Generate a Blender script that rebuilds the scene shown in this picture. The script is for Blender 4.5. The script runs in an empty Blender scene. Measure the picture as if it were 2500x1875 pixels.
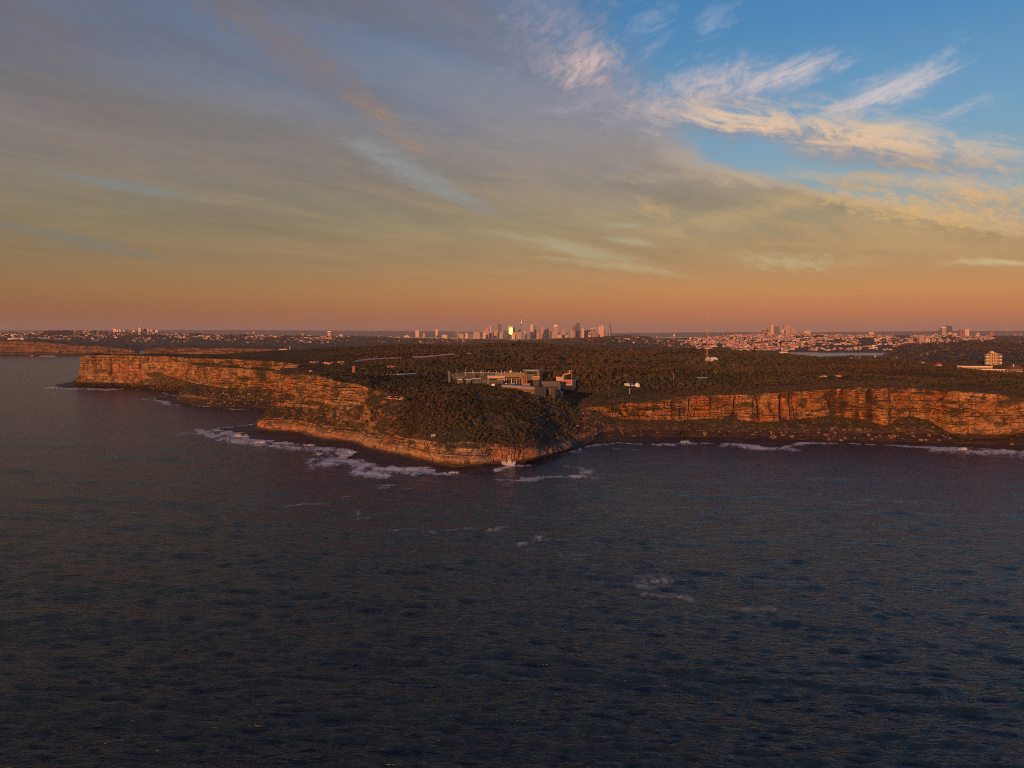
import bpy, bmesh, math, random
import numpy as np
from mathutils import Vector, Matrix
from mathutils.kdtree import KDTree

R = math.radians
scn = bpy.context.scene
COL = scn.collection

# ------------------------------------------------------------------ camera
EYE, FOC, HOR = 120.0, 2100.0, 812.0      # camera height (m), focal length and horizon row measured on the photograph
cam = bpy.data.cameras.new('camera')
cam.sensor_width = 36.0
cam.lens = 36.0 * FOC / 2500.0
cam.shift_y = -(937.5 - HOR) / 2500.0
cam.clip_start, cam.clip_end = 1.0, 120000.0
cam_o = bpy.data.objects.new('camera', cam)
cam_o.location = (0, 0, EYE)
cam_o.rotation_euler = (R(90), 0, 0)
COL.objects.link(cam_o)
scn.camera = cam_o

# ------------------------------------------------------------------ view
scn.view_settings.view_transform = 'Standard'
scn.view_settings.look = 'None'
scn.view_settings.gamma = 1.0
scn.view_settings.exposure = 0.0
scn.view_settings.use_curve_mapping = False
scn.cycles.use_denoising = False
scn.cycles.max_bounces = 5
scn.cycles.filter_width = 0.9
scn.cycles.use_adaptive_sampling = False
scn.cycles.diffuse_bounces = 2
scn.cycles.glossy_bounces = 3
scn.cycles.transparent_max_bounces = 6
scn.cycles.volume_bounces = 0
scn.cycles.sample_clamp_indirect = 2.0
scn.cycles.sample_clamp_direct = 2.5

# ------------------------------------------------------------------ sun
SUN_AZ, SUN_EL = R(-24), R(6.0)           # behind the camera, a little to its left; azimuth from -Y
sun = bpy.data.lights.new('sun', 'SUN')
sun.energy = 5.0
sun.color = (1.0, 0.41, 0.125)
sun.angle = R(0.6)
sun_o = bpy.data.objects.new('sun', sun)
sun_dir = Vector((math.sin(SUN_AZ) * math.cos(SUN_EL), -math.cos(SUN_AZ) * math.cos(SUN_EL), math.sin(SUN_EL)))
sun_o.rotation_euler = sun_dir.to_track_quat('Z', 'Y').to_euler()
COL.objects.link(sun_o)


def lin(r, g, b):
    def f(c):
        c /= 255.0
        return c / 12.92 if c <= 0.04045 else ((c + 0.055) / 1.055) ** 2.4
    return (f(r), f(g), f(b), 1.0)


# ------------------------------------------------------------------ node helper
class N:
    """Small expression helper over one node tree."""
    def __init__(s, tree):
        s.t = tree; s.n = tree.nodes; s.l = tree.links

    def put(s, sock, v):
        if isinstance(v, bpy.types.NodeSocket):
            s.l.new(v, sock)
        elif v is not None:
            sock.default_value = v

    def m(s, op, a, b=None, c=None, clamp=False):
        n = s.n.new('ShaderNodeMath'); n.operation = op; n.use_clamp = clamp
        s.put(n.inputs[0], a); s.put(n.inputs[1], b)
        if c is not None: s.put(n.inputs[2], c)
        return n.outputs[0]

    def add(s, *a):
        r = a[0]
        for x in a[1:]: r = s.m('ADD', r, x)
        return r

    def mul(s, *a):
        r = a[0]
        for x in a[1:]: r = s.m('MULTIPLY', r, x)
        return r

    def sub(s, a, b): return s.m('SUBTRACT', a, b)
    def mx(s, a, b): return s.m('MAXIMUM', a, b)
    def mn(s, a, b): return s.m('MINIMUM', a, b)

    def ss(s, v, lo, hi, a=0.0, b=1.0):      # smoothstep lo..hi -> a..b
        n = s.n.new('ShaderNodeMapRange'); n.interpolation_type = 'SMOOTHSTEP'
        s.put(n.inputs[0], v)
        for i, x in enumerate((lo, hi, a, b)): s.put(n.inputs[i + 1], x)
        return n.outputs[0]

    def mr(s, v, lo, hi, a=0.0, b=1.0):
        n = s.n.new('ShaderNodeMapRange')
        s.put(n.inputs[0], v)
        for i, x in enumerate((lo, hi, a, b)): s.put(n.inputs[i + 1], x)
        return n.outputs[0]

    def noise(s, vec, scale, detail=3.0, rough=0.55, dist=0.0, lac=2.0):
        n = s.n.new('ShaderNodeTexNoise')
        s.put(n.inputs['Vector'], vec); s.put(n.inputs['Scale'], scale)
        n.inputs['Detail'].default_value = detail; n.inputs['Roughness'].default_value = rough
        n.inputs['Distortion'].default_value = dist; n.inputs['Lacunarity'].default_value = lac
        return n.outputs[0]

    def voro(s, vec, scale, feature='F1', out=0):
        n = s.n.new('ShaderNodeTexVoronoi'); n.feature = feature
        s.put(n.inputs['Vector'], vec); s.put(n.inputs['Scale'], scale)
        return n.outputs[out]

    def ramp(s, v, stops, interp='LINEAR'):
        n = s.n.new('ShaderNodeValToRGB'); n.color_ramp.interpolation = interp
        s.put(n.inputs[0], v); e = n.color_ramp.elements
        while len(e) < len(stops): e.new(0.5)
        for i, (p, c) in enumerate(stops):
            e[i].position = p; e[i].color = c if len(c) == 4 else (*c, 1)
        return n.outputs[0]

    def mix(s, f, a, b, mode='MIX'):
        n = s.n.new('ShaderNodeMix'); n.data_type = 'RGBA'; n.blend_type = mode
        s.put(n.inputs[0], f); s.put(n.inputs[6], a); s.put(n.inputs[7], b)
        return n.outputs[2]

    def xyz(s, v):
        n = s.n.new('ShaderNodeSeparateXYZ'); s.put(n.inputs[0], v)
        return n.outputs

    def vec(s, x, y, z):
        n = s.n.new('ShaderNodeCombineXYZ')
        for i, q in enumerate((x, y, z)): s.put(n.inputs[i], q)
        return n.outputs[0]

    def vm(s, op, a, b=None):
        n = s.n.new('ShaderNodeVectorMath'); n.operation = op
        s.put(n.inputs[0], a)
        if b is not None: s.put(n.inputs[3] if op == 'SCALE' else n.inputs[1], b)
        return n.outputs[0]

    def attr(s, name, col=False):
        n = s.n.new('ShaderNodeAttribute'); n.attribute_name = name
        return n.outputs[0] if col else n.outputs['Fac']

    def bump(s, h, strength=0.5, dist=1.0, normal=None):
        n = s.n.new('ShaderNodeBump')
        n.inputs['Strength'].default_value = strength; n.inputs['Distance'].default_value = dist
        s.put(n.inputs['Height'], h)
        if normal is not None: s.put(n.inputs['Normal'], normal)
        return n.outputs[0]


def material(name):
    m = bpy.data.materials.new(name); m.use_nodes = True
    m.node_tree.nodes.clear()
    b = N(m.node_tree)
    out = b.n.new('ShaderNodeOutputMaterial')
    p = b.n.new('ShaderNodeBsdfPrincipled')
    b.l.new(p.outputs[0], out.inputs[0])
    b.p = p; b.out = out
    return m, b


# ------------------------------------------------------------------ sky
W = bpy.data.worlds.new('World'); scn.world = W; W.use_nodes = True
W.node_tree.nodes.clear()
b = N(W.node_tree)
tc = b.n.new('ShaderNodeTexCoord')
dirv = b.vm('NORMALIZE', tc.outputs['Generated'])
dx, dy, dz = b.xyz(dirv)
azr = b.m('ARCTAN2', dx, dy)
az = b.mul(azr, 57.2958)
el = b.mul(b.m('ARCSINE', dz), 57.2958)
elp = b.mx(el, 0.0)
# cloud deck coordinates: direction projected on a level sheet, so streaks run together towards the horizon
zz = b.add(b.mx(dz, 0.0), 0.06)
cu = b.m('DIVIDE', dx, zz); cv = b.m('DIVIDE', dy, zz)
RC = R(52)                                   # the streaks' own bearing
su = b.add(b.mul(cu, math.cos(RC)), b.mul(cv, math.sin(RC)))
sv = b.sub(b.mul(cv, math.cos(RC)), b.mul(cu, math.sin(RC)))
deck = b.vec(b.mul(su, 0.30), sv, 0.0)
deck_soft = b.vec(b.mul(su, 0.45), sv, 3.1)
n_big = b.noise(deck_soft, 0.55, 4, 0.5, 0.3)
n_mid = b.noise(deck, 1.7, 5, 0.55, 0.6)
n_fine = b.noise(b.vec(b.mul(su, 0.5), sv, 7.7), 5.5, 6, 0.62, 0.9)
# second, finer texture in angle space for the small lit clouds
ang = b.vec(b.mul(az, 0.1), b.mul(el, 0.1), 0.0)

t = b.m('DIVIDE', elp, 90.0)
P = lambda d: d / 90.0
clear = b.ramp(t, [(0.0, lin(176, 104, 76)), (P(2.2), lin(192, 128, 84)), (P(5), lin(182, 152, 116)), (P(8.5), lin(150, 176, 184)),
                   (P(13), lin(116, 166, 200)), (P(19), lin(76, 142, 194)), (P(30), lin(50, 104, 165)), (P(55), lin(30, 66, 118)), (1.0, lin(22, 48, 90))])
sky = b.n.new('ShaderNodeTexSky'); sky.sky_type = 'NISHITA'; sky.sun_disc = False
sky.sun_elevation = SUN_EL; sky.sun_rotation = R(180) - SUN_AZ
nish = b.mix(1.0, sky.outputs[0], (0.06, 0.06, 0.06, 1), 'MULTIPLY')
clear = b.mix(0.12, clear, nish)
veil = b.ramp(t, [(0.0, lin(172, 102, 74)), (P(1.2), lin(200, 121, 70)), (P(2.6), lin(204, 143, 84)), (P(4.5), lin(184, 149, 104)), (P(7), lin(168, 151, 117)),
                  (P(10), lin(153, 141, 126)), (P(14), lin(143, 134, 130)), (P(20), lin(134, 129, 134)), (P(32), lin(84, 98, 122)), (P(60), lin(46, 64, 96)), (1.0, lin(38, 54, 88))])
# thinner veil lets the blue through high up; warm and cool streaks inside it
thin = b.mul(b.ss(el, 8, 19), b.ss(b.add(n_big, b.mul(b.sub(n_mid, 0.5), 0.5)), 0.40, 0.64))
veil = b.mix(b.mul(thin, 0.58), veil, b.mix(0.45, clear, lin(120, 128, 156)))
warmth = b.ss(b.add(b.mul(n_mid, 0.7), b.mul(n_fine, 0.3)), 0.38, 0.66)
veil = b.mix(b.mul(b.ss(el, 3, 10), 0.5), veil, b.mix(warmth, b.mix(1.0, veil, (0.86, 0.98, 1.12, 1), 'MULTIPLY'), b.mix(1.0, veil, (1.12, 0.99, 0.90, 1), 'MULTIPLY')))
vfine = b.add(b.mul(b.sub(n_mid, 0.5), 0.55), b.mul(b.sub(n_fine, 0.5), 0.24), b.mul(b.sub(n_big, 0.5), 0.35))
vfine = b.mul(vfine, b.ss(el, 1.0, 8))
veil = b.vm('SCALE', veil, b.add(1.0, vfine))

# coverage of the veil: everything low down, and everything to the left of a slanting edge
edge_n = b.add(b.mul(b.sub(n_big, 0.5), 10.0), b.mul(b.sub(n_mid, 0.5), 9.0), b.mul(b.sub(n_fine, 0.5), 5.0))
ang_n = b.noise(b.vec(b.add(b.mul(az, 0.06), b.mul(el, -0.03)), b.add(b.mul(el, 0.12), b.mul(az, 0.035)), 4.4), 7.0, 6, 0.62, 0.7)
edge_n = b.add(edge_n, b.mul(b.sub(ang_n, 0.5), 9.0))
e1 = b.sub(b.sub(9.3, b.mul(b.mx(b.sub(az, 13.0), 0.0), 0.17)), el)
e2 = b.sub(b.sub(b.sub(12.4, b.mul(b.sub(el, 9.6), 0.85)), b.mul(b.mx(b.sub(11.0, el), 0.0), -3.0)), az)
c1 = b.ss(b.add(e1, b.mul(edge_n, 0.22)), -0.9, 1.6)
c2 = b.ss(b.add(e2, b.mul(edge_n, 0.42)), b.mr(el, 9, 21, -1.2, -6.5), b.mr(el, 9, 21, 2.0, 7.5))
cover = b.mx(c1, c2)
cover = b.mul(cover, b.mr(el, 14, 40, 1.0, 0.75))
col = b.mix(cover, clear, veil)
# the brightened rim of the cloud sheet where it ends
rim = b.mul(b.mul(b.mul(cover, b.sub(1.0, cover)), 4.0), b.ss(el, 20, 8), b.ss(az, 2, 12))
col = b.mix(b.mul(rim, 0.45), col, lin(214, 176, 132))


def patch(cx, cy, rx, ry, rot):
    """soft tilted ellipse on the sky, given in photograph pixels, kept in degrees of azimuth and elevation"""
    a0 = math.degrees(math.atan((cx - 1250) / FOC)); r0 = math.cos(math.radians(a0))
    e0 = math.degrees(math.atan((HOR - cy) / FOC * r0))
    k = 57.2958 / FOC
    ca, sa = math.cos(R(rot)), math.sin(R(rot))
    x = b.sub(az, a0); y = b.sub(el, e0)
    p = b.add(b.mul(x, ca / (rx * k)), b.mul(y, -sa / (rx * k)))
    q = b.add(b.mul(x, sa / (ry * k)), b.mul(y, ca / (ry * k)))
    r2 = b.add(b.mul(p, p), b.mul(q, q))
    return b.m('EXPONENT', b.mul(r2, -1.0)), q


def streak(rot, seed, sx, scale, dist=0.5, rough=0.6, det=5):
    ca, sa = math.cos(R(rot)), math.sin(R(rot))
    x = b.sub(b.mul(az, ca * 0.1), b.mul(el, sa * 0.1))
    y = b.add(b.mul(az, sa * 0.1), b.mul(el, ca * 0.1))
    return b.noise(b.vec(b.mul(x, sx), y, seed), scale, det, rough, dist)


# shared textures for the small clouds: falling to the right, level, and rising to the right
ST = {k: (streak(k, 11.0 + k, 0.26, 9.0, 0.9, 0.62, 6), streak(k, 41.0 + k, 0.45, 26.0, 0.7, 0.68, 5)) for k in (14, -16)}
PUFF = (streak(-25, 77.0, 0.7, 8.0, 0.7, 0.6, 6), streak(-30, 97.0, 0.5, 30.0, 0.5, 0.68, 4))
# small lit clouds in the blue: centre px, radii, tilt (positive falls to the right), texture, strength, lit colour, shaded colour
lit = [
    ((1440, 210), (170, 110), 60, 'p', 0.95, (166, 158, 170), (140, 142, 162)),
    ((1330, 110), (220, 160), 60, 'p', 0.85, (160, 156, 172), (134, 140, 164)),
    ((1432, 168), (72, 56), -15, 'p', 1.45, (218, 192, 186), (156, 152, 168)),
    ((1600, 285), (280, 66), 8, 's', 0.95, (158, 154, 168), (134, 138, 158)),
    ((1730, 215), (160, 56), -8, 'p', 1.15, (212, 194, 192), (150, 154, 176)),
    ((1930, 190), (120, 40), -14, 'r', 1.2, (228, 208, 200), (160, 168, 190)),
    ((1720, 250), (330, 40), -2, 'r', 0.75, (176, 172, 182), (146, 152, 174)),
    ((2165, 228), (140, 42), -16, 'r', 1.2, (216, 202, 198), (152, 166, 190)),
    ((2250, 190), (90, 40), -40, 'p', 0.7, (206, 200, 204), (150, 168, 192)),
    ((1790, 305), (220, 38), 8, 's', 1.25, (238, 206, 176), (150, 144, 154)),
    ((2100, 345), (320, 60), 14, 's', 1.35, (240, 200, 156), (152, 142, 144)),
    ((2200, 395), (260, 30), 8, 's', 0.85, (160, 150, 148), (140, 138, 146)),
    ((1850, 440), (360, 26), 3, 's', 0.80, (196, 176, 150), (150, 148, 142)),
    ((2260, 450), (230, 30), 9, 's', 0.95, (224, 184, 140), (160, 150, 134)),
    ((2420, 390), (170, 34), 10, 's', 0.8, (204, 180, 158), (140, 150, 160)),
    ((2310, 280), (130, 24), -14, 'r', 0.62, (200, 196, 198), (150, 166, 188)),
    ((1600, 60), (90, 60), -60, 'r', 0.62, (164, 178, 204), (120, 150, 190)),
    ((1745, 60), (50, 70), 0, 'r', 0.60, (166, 180, 206), (120, 150, 190)),
    ((2430, 485), (200, 26), 8, 's', 1.0, (224, 180, 120), (170, 150, 120)),
]
for i, ((cx, cy), (rx, ry), rot, tx, amp, cl, cs) in enumerate(lit):
    g, q = patch(cx, cy, rx, ry, rot)
    n1, n2 = {'s': ST[14], 'r': ST[-16], 'p': PUFF}[tx]
    f = b.add(b.mul(g, 0.60 * amp), b.mul(b.sub(n1, 0.5), 1.1), b.mul(b.sub(n2, 0.5), 0.42))
    f = b.mul(b.ss(f, 0.08, 0.92), b.mn(b.mul(g, 5.0), 1.0))
    shade = b.ss(b.add(q, b.mul(b.sub(n1, 0.5), 3.4), b.mul(b.sub(n2, 0.5), 1.8)), -0.95, 0.45)
    cc = b.mix(shade, lin(*cs), lin(*cl))
    col = b.mix(b.mul(f, 0.85), col, cc)

# faint pale and warm streaks inside the veil
for i, (cx, cy, rx, ry, rot, cl, amp) in enumerate([
        (1000, 415, 200, 34, 24, (158, 166, 168), 0.95), (1090, 465, 150, 22, 20, (156, 160, 158), 0.7), (280, 450, 200, 14, 7, (150, 156, 152), 1.0), (130, 570, 230, 14, 9, (156, 150, 132), 0.9),
        (250, 610, 160, 8, 6, (156, 148, 126), 0.8), (1390, 605, 210, 22, 12, (188, 174, 136), 1.0), (1500, 650, 200, 12, 8, (196, 172, 126), 0.9), (1520, 550, 60, 8, 4, (176, 176, 150), .8), (1540, 590, 60, 10, 8, (182, 178, 146), .8),
        (920, 275, 150, 30, 38, (178, 146, 118), 0.7), (720, 130, 380, 60, 30, (140, 130, 132), 0.8), (600, 330, 420, 60, 12, (138, 134, 130), 0.5), (400, 90, 300, 60, 20, (120, 124, 140), 0.5), (2440, 640, 120, 9, 3, (206, 184, 138), 1.0), (1920, 640, 130, 22, 4, (194, 176, 132), 0.8), (2200, 575, 260, 34, 10, (196, 160, 110), 0.6),
        (1600, 515, 60, 26, 25, (200, 166, 118), 0.7), (1900, 500, 330, 30, -12, (196, 168, 122), 0.75), (2300, 520, 260, 34, 10, (222, 180, 120), 0.85), (1950, 740, 300, 9, 1, (204, 130, 80), 0.6), (2100, 600, 300, 14, 3, (196, 156, 106), .6), (1700, 760, 400, 8, 0, (196, 120, 80), .4)]):
    g, q = patch(cx, cy, rx, ry, rot)
    n1 = ST[14][0] if i % 2 else ST[14][1]
    n0 = b.noise(deck, 3.0 + 0.4 * (i % 5), 4, 0.55, 0.5) if i < 9 else n1
    f = b.mul(b.ss(b.add(b.mul(g, 0.55), b.mul(b.sub(n1, 0.5), 0.7), b.mul(b.sub(n0, 0.5), 0.8)), 0.08, 0.75), b.mn(b.mul(g, 3.0), 1.0))
    col = b.mix(b.mul(f, amp), col, lin(*cl))

# the cloud sheet is thicker, and darker, towards the left, most of all near the horizon
u_ = b.mr(az, -40, 30)
dim_lo = b.ramp(u_, [(0.0, (0.42, 0.50, 0.56)), (0.35, (0.62, 0.70, 0.76)), (0.62, (0.86, 0.87, 0.90)), (0.85, (1, 1, 1)), (1, (1.0, 1.0, 1.0))], 'B_SPLINE')
dim_hi = b.ramp(u_, [(0.0, (0.66, 0.68, 0.70)), (0.35, (0.80, 0.80, 0.80)), (0.62, (0.90, 0.90, 0.90)), (0.85, (1, 1, 1)), (1, (1.0, 1.0, 1.0))], 'B_SPLINE')
dim = b.mix(1.0, col, b.mix(b.ss(el, 1, 13), dim_lo, dim_hi), 'MULTIPLY')
bg = b.n.new('ShaderNodeBackground'); bg.inputs[1].default_value = 1.0
b.l.new(dim, bg.inputs[0])
W.cycles.sampling_method = 'NONE'
wo = b.n.new('ShaderNodeOutputWorld'); b.l.new(bg.outputs[0], wo.inputs[0])


# ------------------------------------------------------------------ numeric helpers
def pz(x, y, z=0.0):
    """photograph pixel + height -> place"""
    d = (EYE - z) * FOC / (y - HOR)
    return np.array(((x - 1250.0) / FOC * d, d, z))


def pd(x, y, d):
    """photograph pixel + distance -> place"""
    return np.array(((x - 1250.0) / FOC * d, d, EYE - (y - HOR) / FOC * d))


def hsh(i, j, k, seed=0):
    h = (i.astype(np.int64) * 374761393 + j.astype(np.int64) * 668265263 + k.astype(np.int64) * 2147483647 + seed * 974634777) & 0xffffffff
    h = ((h ^ (h >> 13)) * 1274126177) & 0xffffffff
    h = ((h ^ (h >> 16)) * 2246822519) & 0xffffffff
    return ((h ^ (h >> 15)) & 0xffffff) / float(0xffffff)


def vnoise(x, y, z, seed=0):
    """value noise, -1..1"""
    x, y, z = np.broadcast_arrays(x, y, z)
    xi, yi, zi = np.floor(x), np.floor(y), np.floor(z)
    u, v, w = x - xi, y - yi, z - zi
    u, v, w = (q * q * q * (q * (q * 6 - 15) + 10) for q in (u, v, w))
    r = 0
    for a in (0, 1):
        for c in (0, 1):
            for e in (0, 1):
                r = r + hsh(xi + a, yi + c, zi + e, seed) * (u if a else 1 - u) * (v if c else 1 - v) * (w if e else 1 - w)
    return r * 2 - 1


def fbm(x, y, z, oct=4, seed=0, gain=0.5):
    a, r, t = 1.0, 0.0, 0.0
    for o in range(oct):
        r = r + a * vnoise(x, y, z, seed + o * 17)
        t += a; a *= gain; x, y, z = x * 2.03, y * 2.03, z * 2.03
    return r / t


def sstep(v, lo, hi):
    q = np.clip((v - lo) / (hi - lo), 0, 1)
    return q * q * (3 - 2 * q)


def link(name, me, mat=None, parent=None, loc=None):
    o = bpy.data.objects.new(name, me)
    if mat is not None and me is not None and not me.materials:
        for q in (mat if isinstance(mat, (list, tuple)) else [mat]): me.materials.append(q)
    if parent: o.parent = parent
    if loc is not None: o.location = loc
    COL.objects.link(o)
    return o


def grid_mesh(name, V, closed_u=False):
    """V: (nu, nv, 3) array -> quad mesh"""
    nu, nv = V.shape[:2]
    idx = np.arange(nu * nv).reshape(nu, nv)
    if closed_u: idx = np.vstack([idx, idx[:1]])
    q = np.stack([idx[:-1, :-1], idx[1:, :-1], idx[1:, 1:], idx[:-1, 1:]], -1).reshape(-1, 4)
    me = bpy.data.meshes.new(name)
    fast_mesh(me, V.reshape(-1, 3), q)
    return me


def fast_mesh(me, v, q, smooth=False):
    k = q.shape[1]
    me.vertices.add(len(v)); me.vertices.foreach_set('co', np.ascontiguousarray(v, np.float32).ravel())
    me.loops.add(q.size); me.loops.foreach_set('vertex_index', np.ascontiguousarray(q, np.int32).ravel())
    me.polygons.add(len(q)); me.polygons.foreach_set('loop_start', np.arange(0, q.size, k, dtype=np.int32))
    me.polygons.foreach_set('use_smooth', np.full(len(q), smooth))
    me.update(calc_edges=True)


def vattr(me, name, a):
    at = me.attributes.new(name, 'FLOAT', 'POINT')
    at.data.foreach_set('value', np.ascontiguousarray(a, np.float32).ravel())


def tag(o, label=None, cat=None, group=None, kind=None):
    if label: o['label'] = label
    if cat: o['category'] = cat
    if group: o['group'] = group
    if kind: o['kind'] = kind
    return o


# ------------------------------------------------------------------ the air
HAZE = 2.7e-5
m, b = material('haze_air')
b.n.remove(b.p)
pv = b.n.new('ShaderNodeVolumePrincipled')
pv.inputs['Color'].default_value = (0.74, 0.72, 0.80, 1)
pv.inputs['Density'].default_value = HAZE
pv.inputs['Anisotropy'].default_value = 0.0
b.l.new(pv.outputs[0], b.out.inputs['Volume'])
bm = bmesh.new(); bmesh.ops.create_cube(bm, size=1.0)
for v in bm.verts: v.co = Vector((v.co.x * 84000, v.co.y * 84000, -62 + (v.co.z + 0.5) * 560))
me = bpy.data.meshes.new('haze'); bm.to_mesh(me); bm.free()
tag(link('haze', me, m), 'thin warm sea haze lying over the whole coast', None, None, 'stuff')
# ================================================================== HEADLAND
# sections of the coast, right to left along the shore; every row: water edge, inner edge of the rock platform,
# top of the lower cliff, foot of the main cliff, its top, back of the bench above it, plateau edge
# r0 (x,y) z=0 | r1 (x,y) z=4 | r2 (x,y,dist) | r3 | r4 | r5 | r6
def S(r0, r1, r2, r3, r4, r5=None, r6=None, w=(0.6, 0.28, 1.0, 0.0)):
    """w: how rocky are the bands r1-r2, r2-r3, r3-r4, r5-r6"""
    P = [pz(*r0), pz(*r1, 4.0)]
    for r in (r2, r3, r4):
        P.append(pd(*r))
    if r5 is None:
        a = P[4]; q = a + np.array((a[0] / a[1] * 22, 22, 0.6)); P.append(q)
        P.append(q + np.array((a[0] / a[1] * 60, 60, 1.6)))
    else:
        P.append(pd(*r5)); P.append(pd(*r6))
    return (np.array(P), w)


secs = []
# right-hand cliffs: x, y0, y1, y2, y3, y4
for x, y0, y1, y2, y3, y4, dd3 in [
        (3400, 1180, 1140, 1130, 1100, 1040, 30), (2950, 1140, 1106, 1100, 1075, 1010, 30), (2700, 1118, 1092, 1087, 1065, 990, 30), (2500, 1103, 1083, 1077, 1050, 971, 34), (2456, 1101, 1080, 1076, 1066, 964, 20),
        (2400, 1098, 1079, 1075, 1073, 958, 12), (2347, 1095, 1078, 1074, 1070, 956, 12), (2310, 1094, 1078, 1071, 1048, 955, 28), (2266, 1092, 1076, 1066, 1023, 953, 46), (2225, 1090, 1075, 1064, 1013, 951, 52),
        (2198, 1089, 1074, 1063, 1019, 949, 46), (2160, 1087, 1074, 1064, 1034, 947, 34), (2095, 1083, 1072, 1061, 1016, 947, 46), (2022, 1081, 1070, 1059, 1012, 950, 48), (1975, 1082, 1069, 1057, 1016, 954, 46),
        (1940, 1086, 1069, 1057, 1020, 955, 42), (1912, 1095, 1069, 1056, 1023, 957, 40), (1870, 1094, 1067, 1056, 1027, 960, 38), (1830, 1087, 1067, 1056, 1023, 963, 38), (1784, 1084, 1066, 1055, 1019, 964, 38), (1730, 1082, 1065, 1053, 1015, 965, 38),
        (1700, 1081, 1064, 1052, 1019, 967, 36), (1682, 1078, 1064, 1052, 1020, 969, 36), (1673, 1070, 1063, 1055, 1021, 970, 36), (1662, 1076, 1064, 1055, 1022, 972, 36), (1648, 1085, 1065, 1055, 1023, 974, 36), (1567, 1085, 1065, 1058, 1022, 981, 38),
        (1510, 1081, 1067, 1057, 1017, 988, 36), (1478, 1082, 1070, 1060, 1014, 993, 36)]:
    d1 = 116 * FOC / (y1 - HOR); k = (x - 1250) / FOC; y3 = min(y3 + 4, y2 - 4)
    d2 = d1 + 6; d3 = d2 + dd3; d4 = d3 + 10
    secs.append(S((x, y0), (x, y1), (x, y2, d2), (x, y3, d3), (x, y4, d4)))
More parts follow.
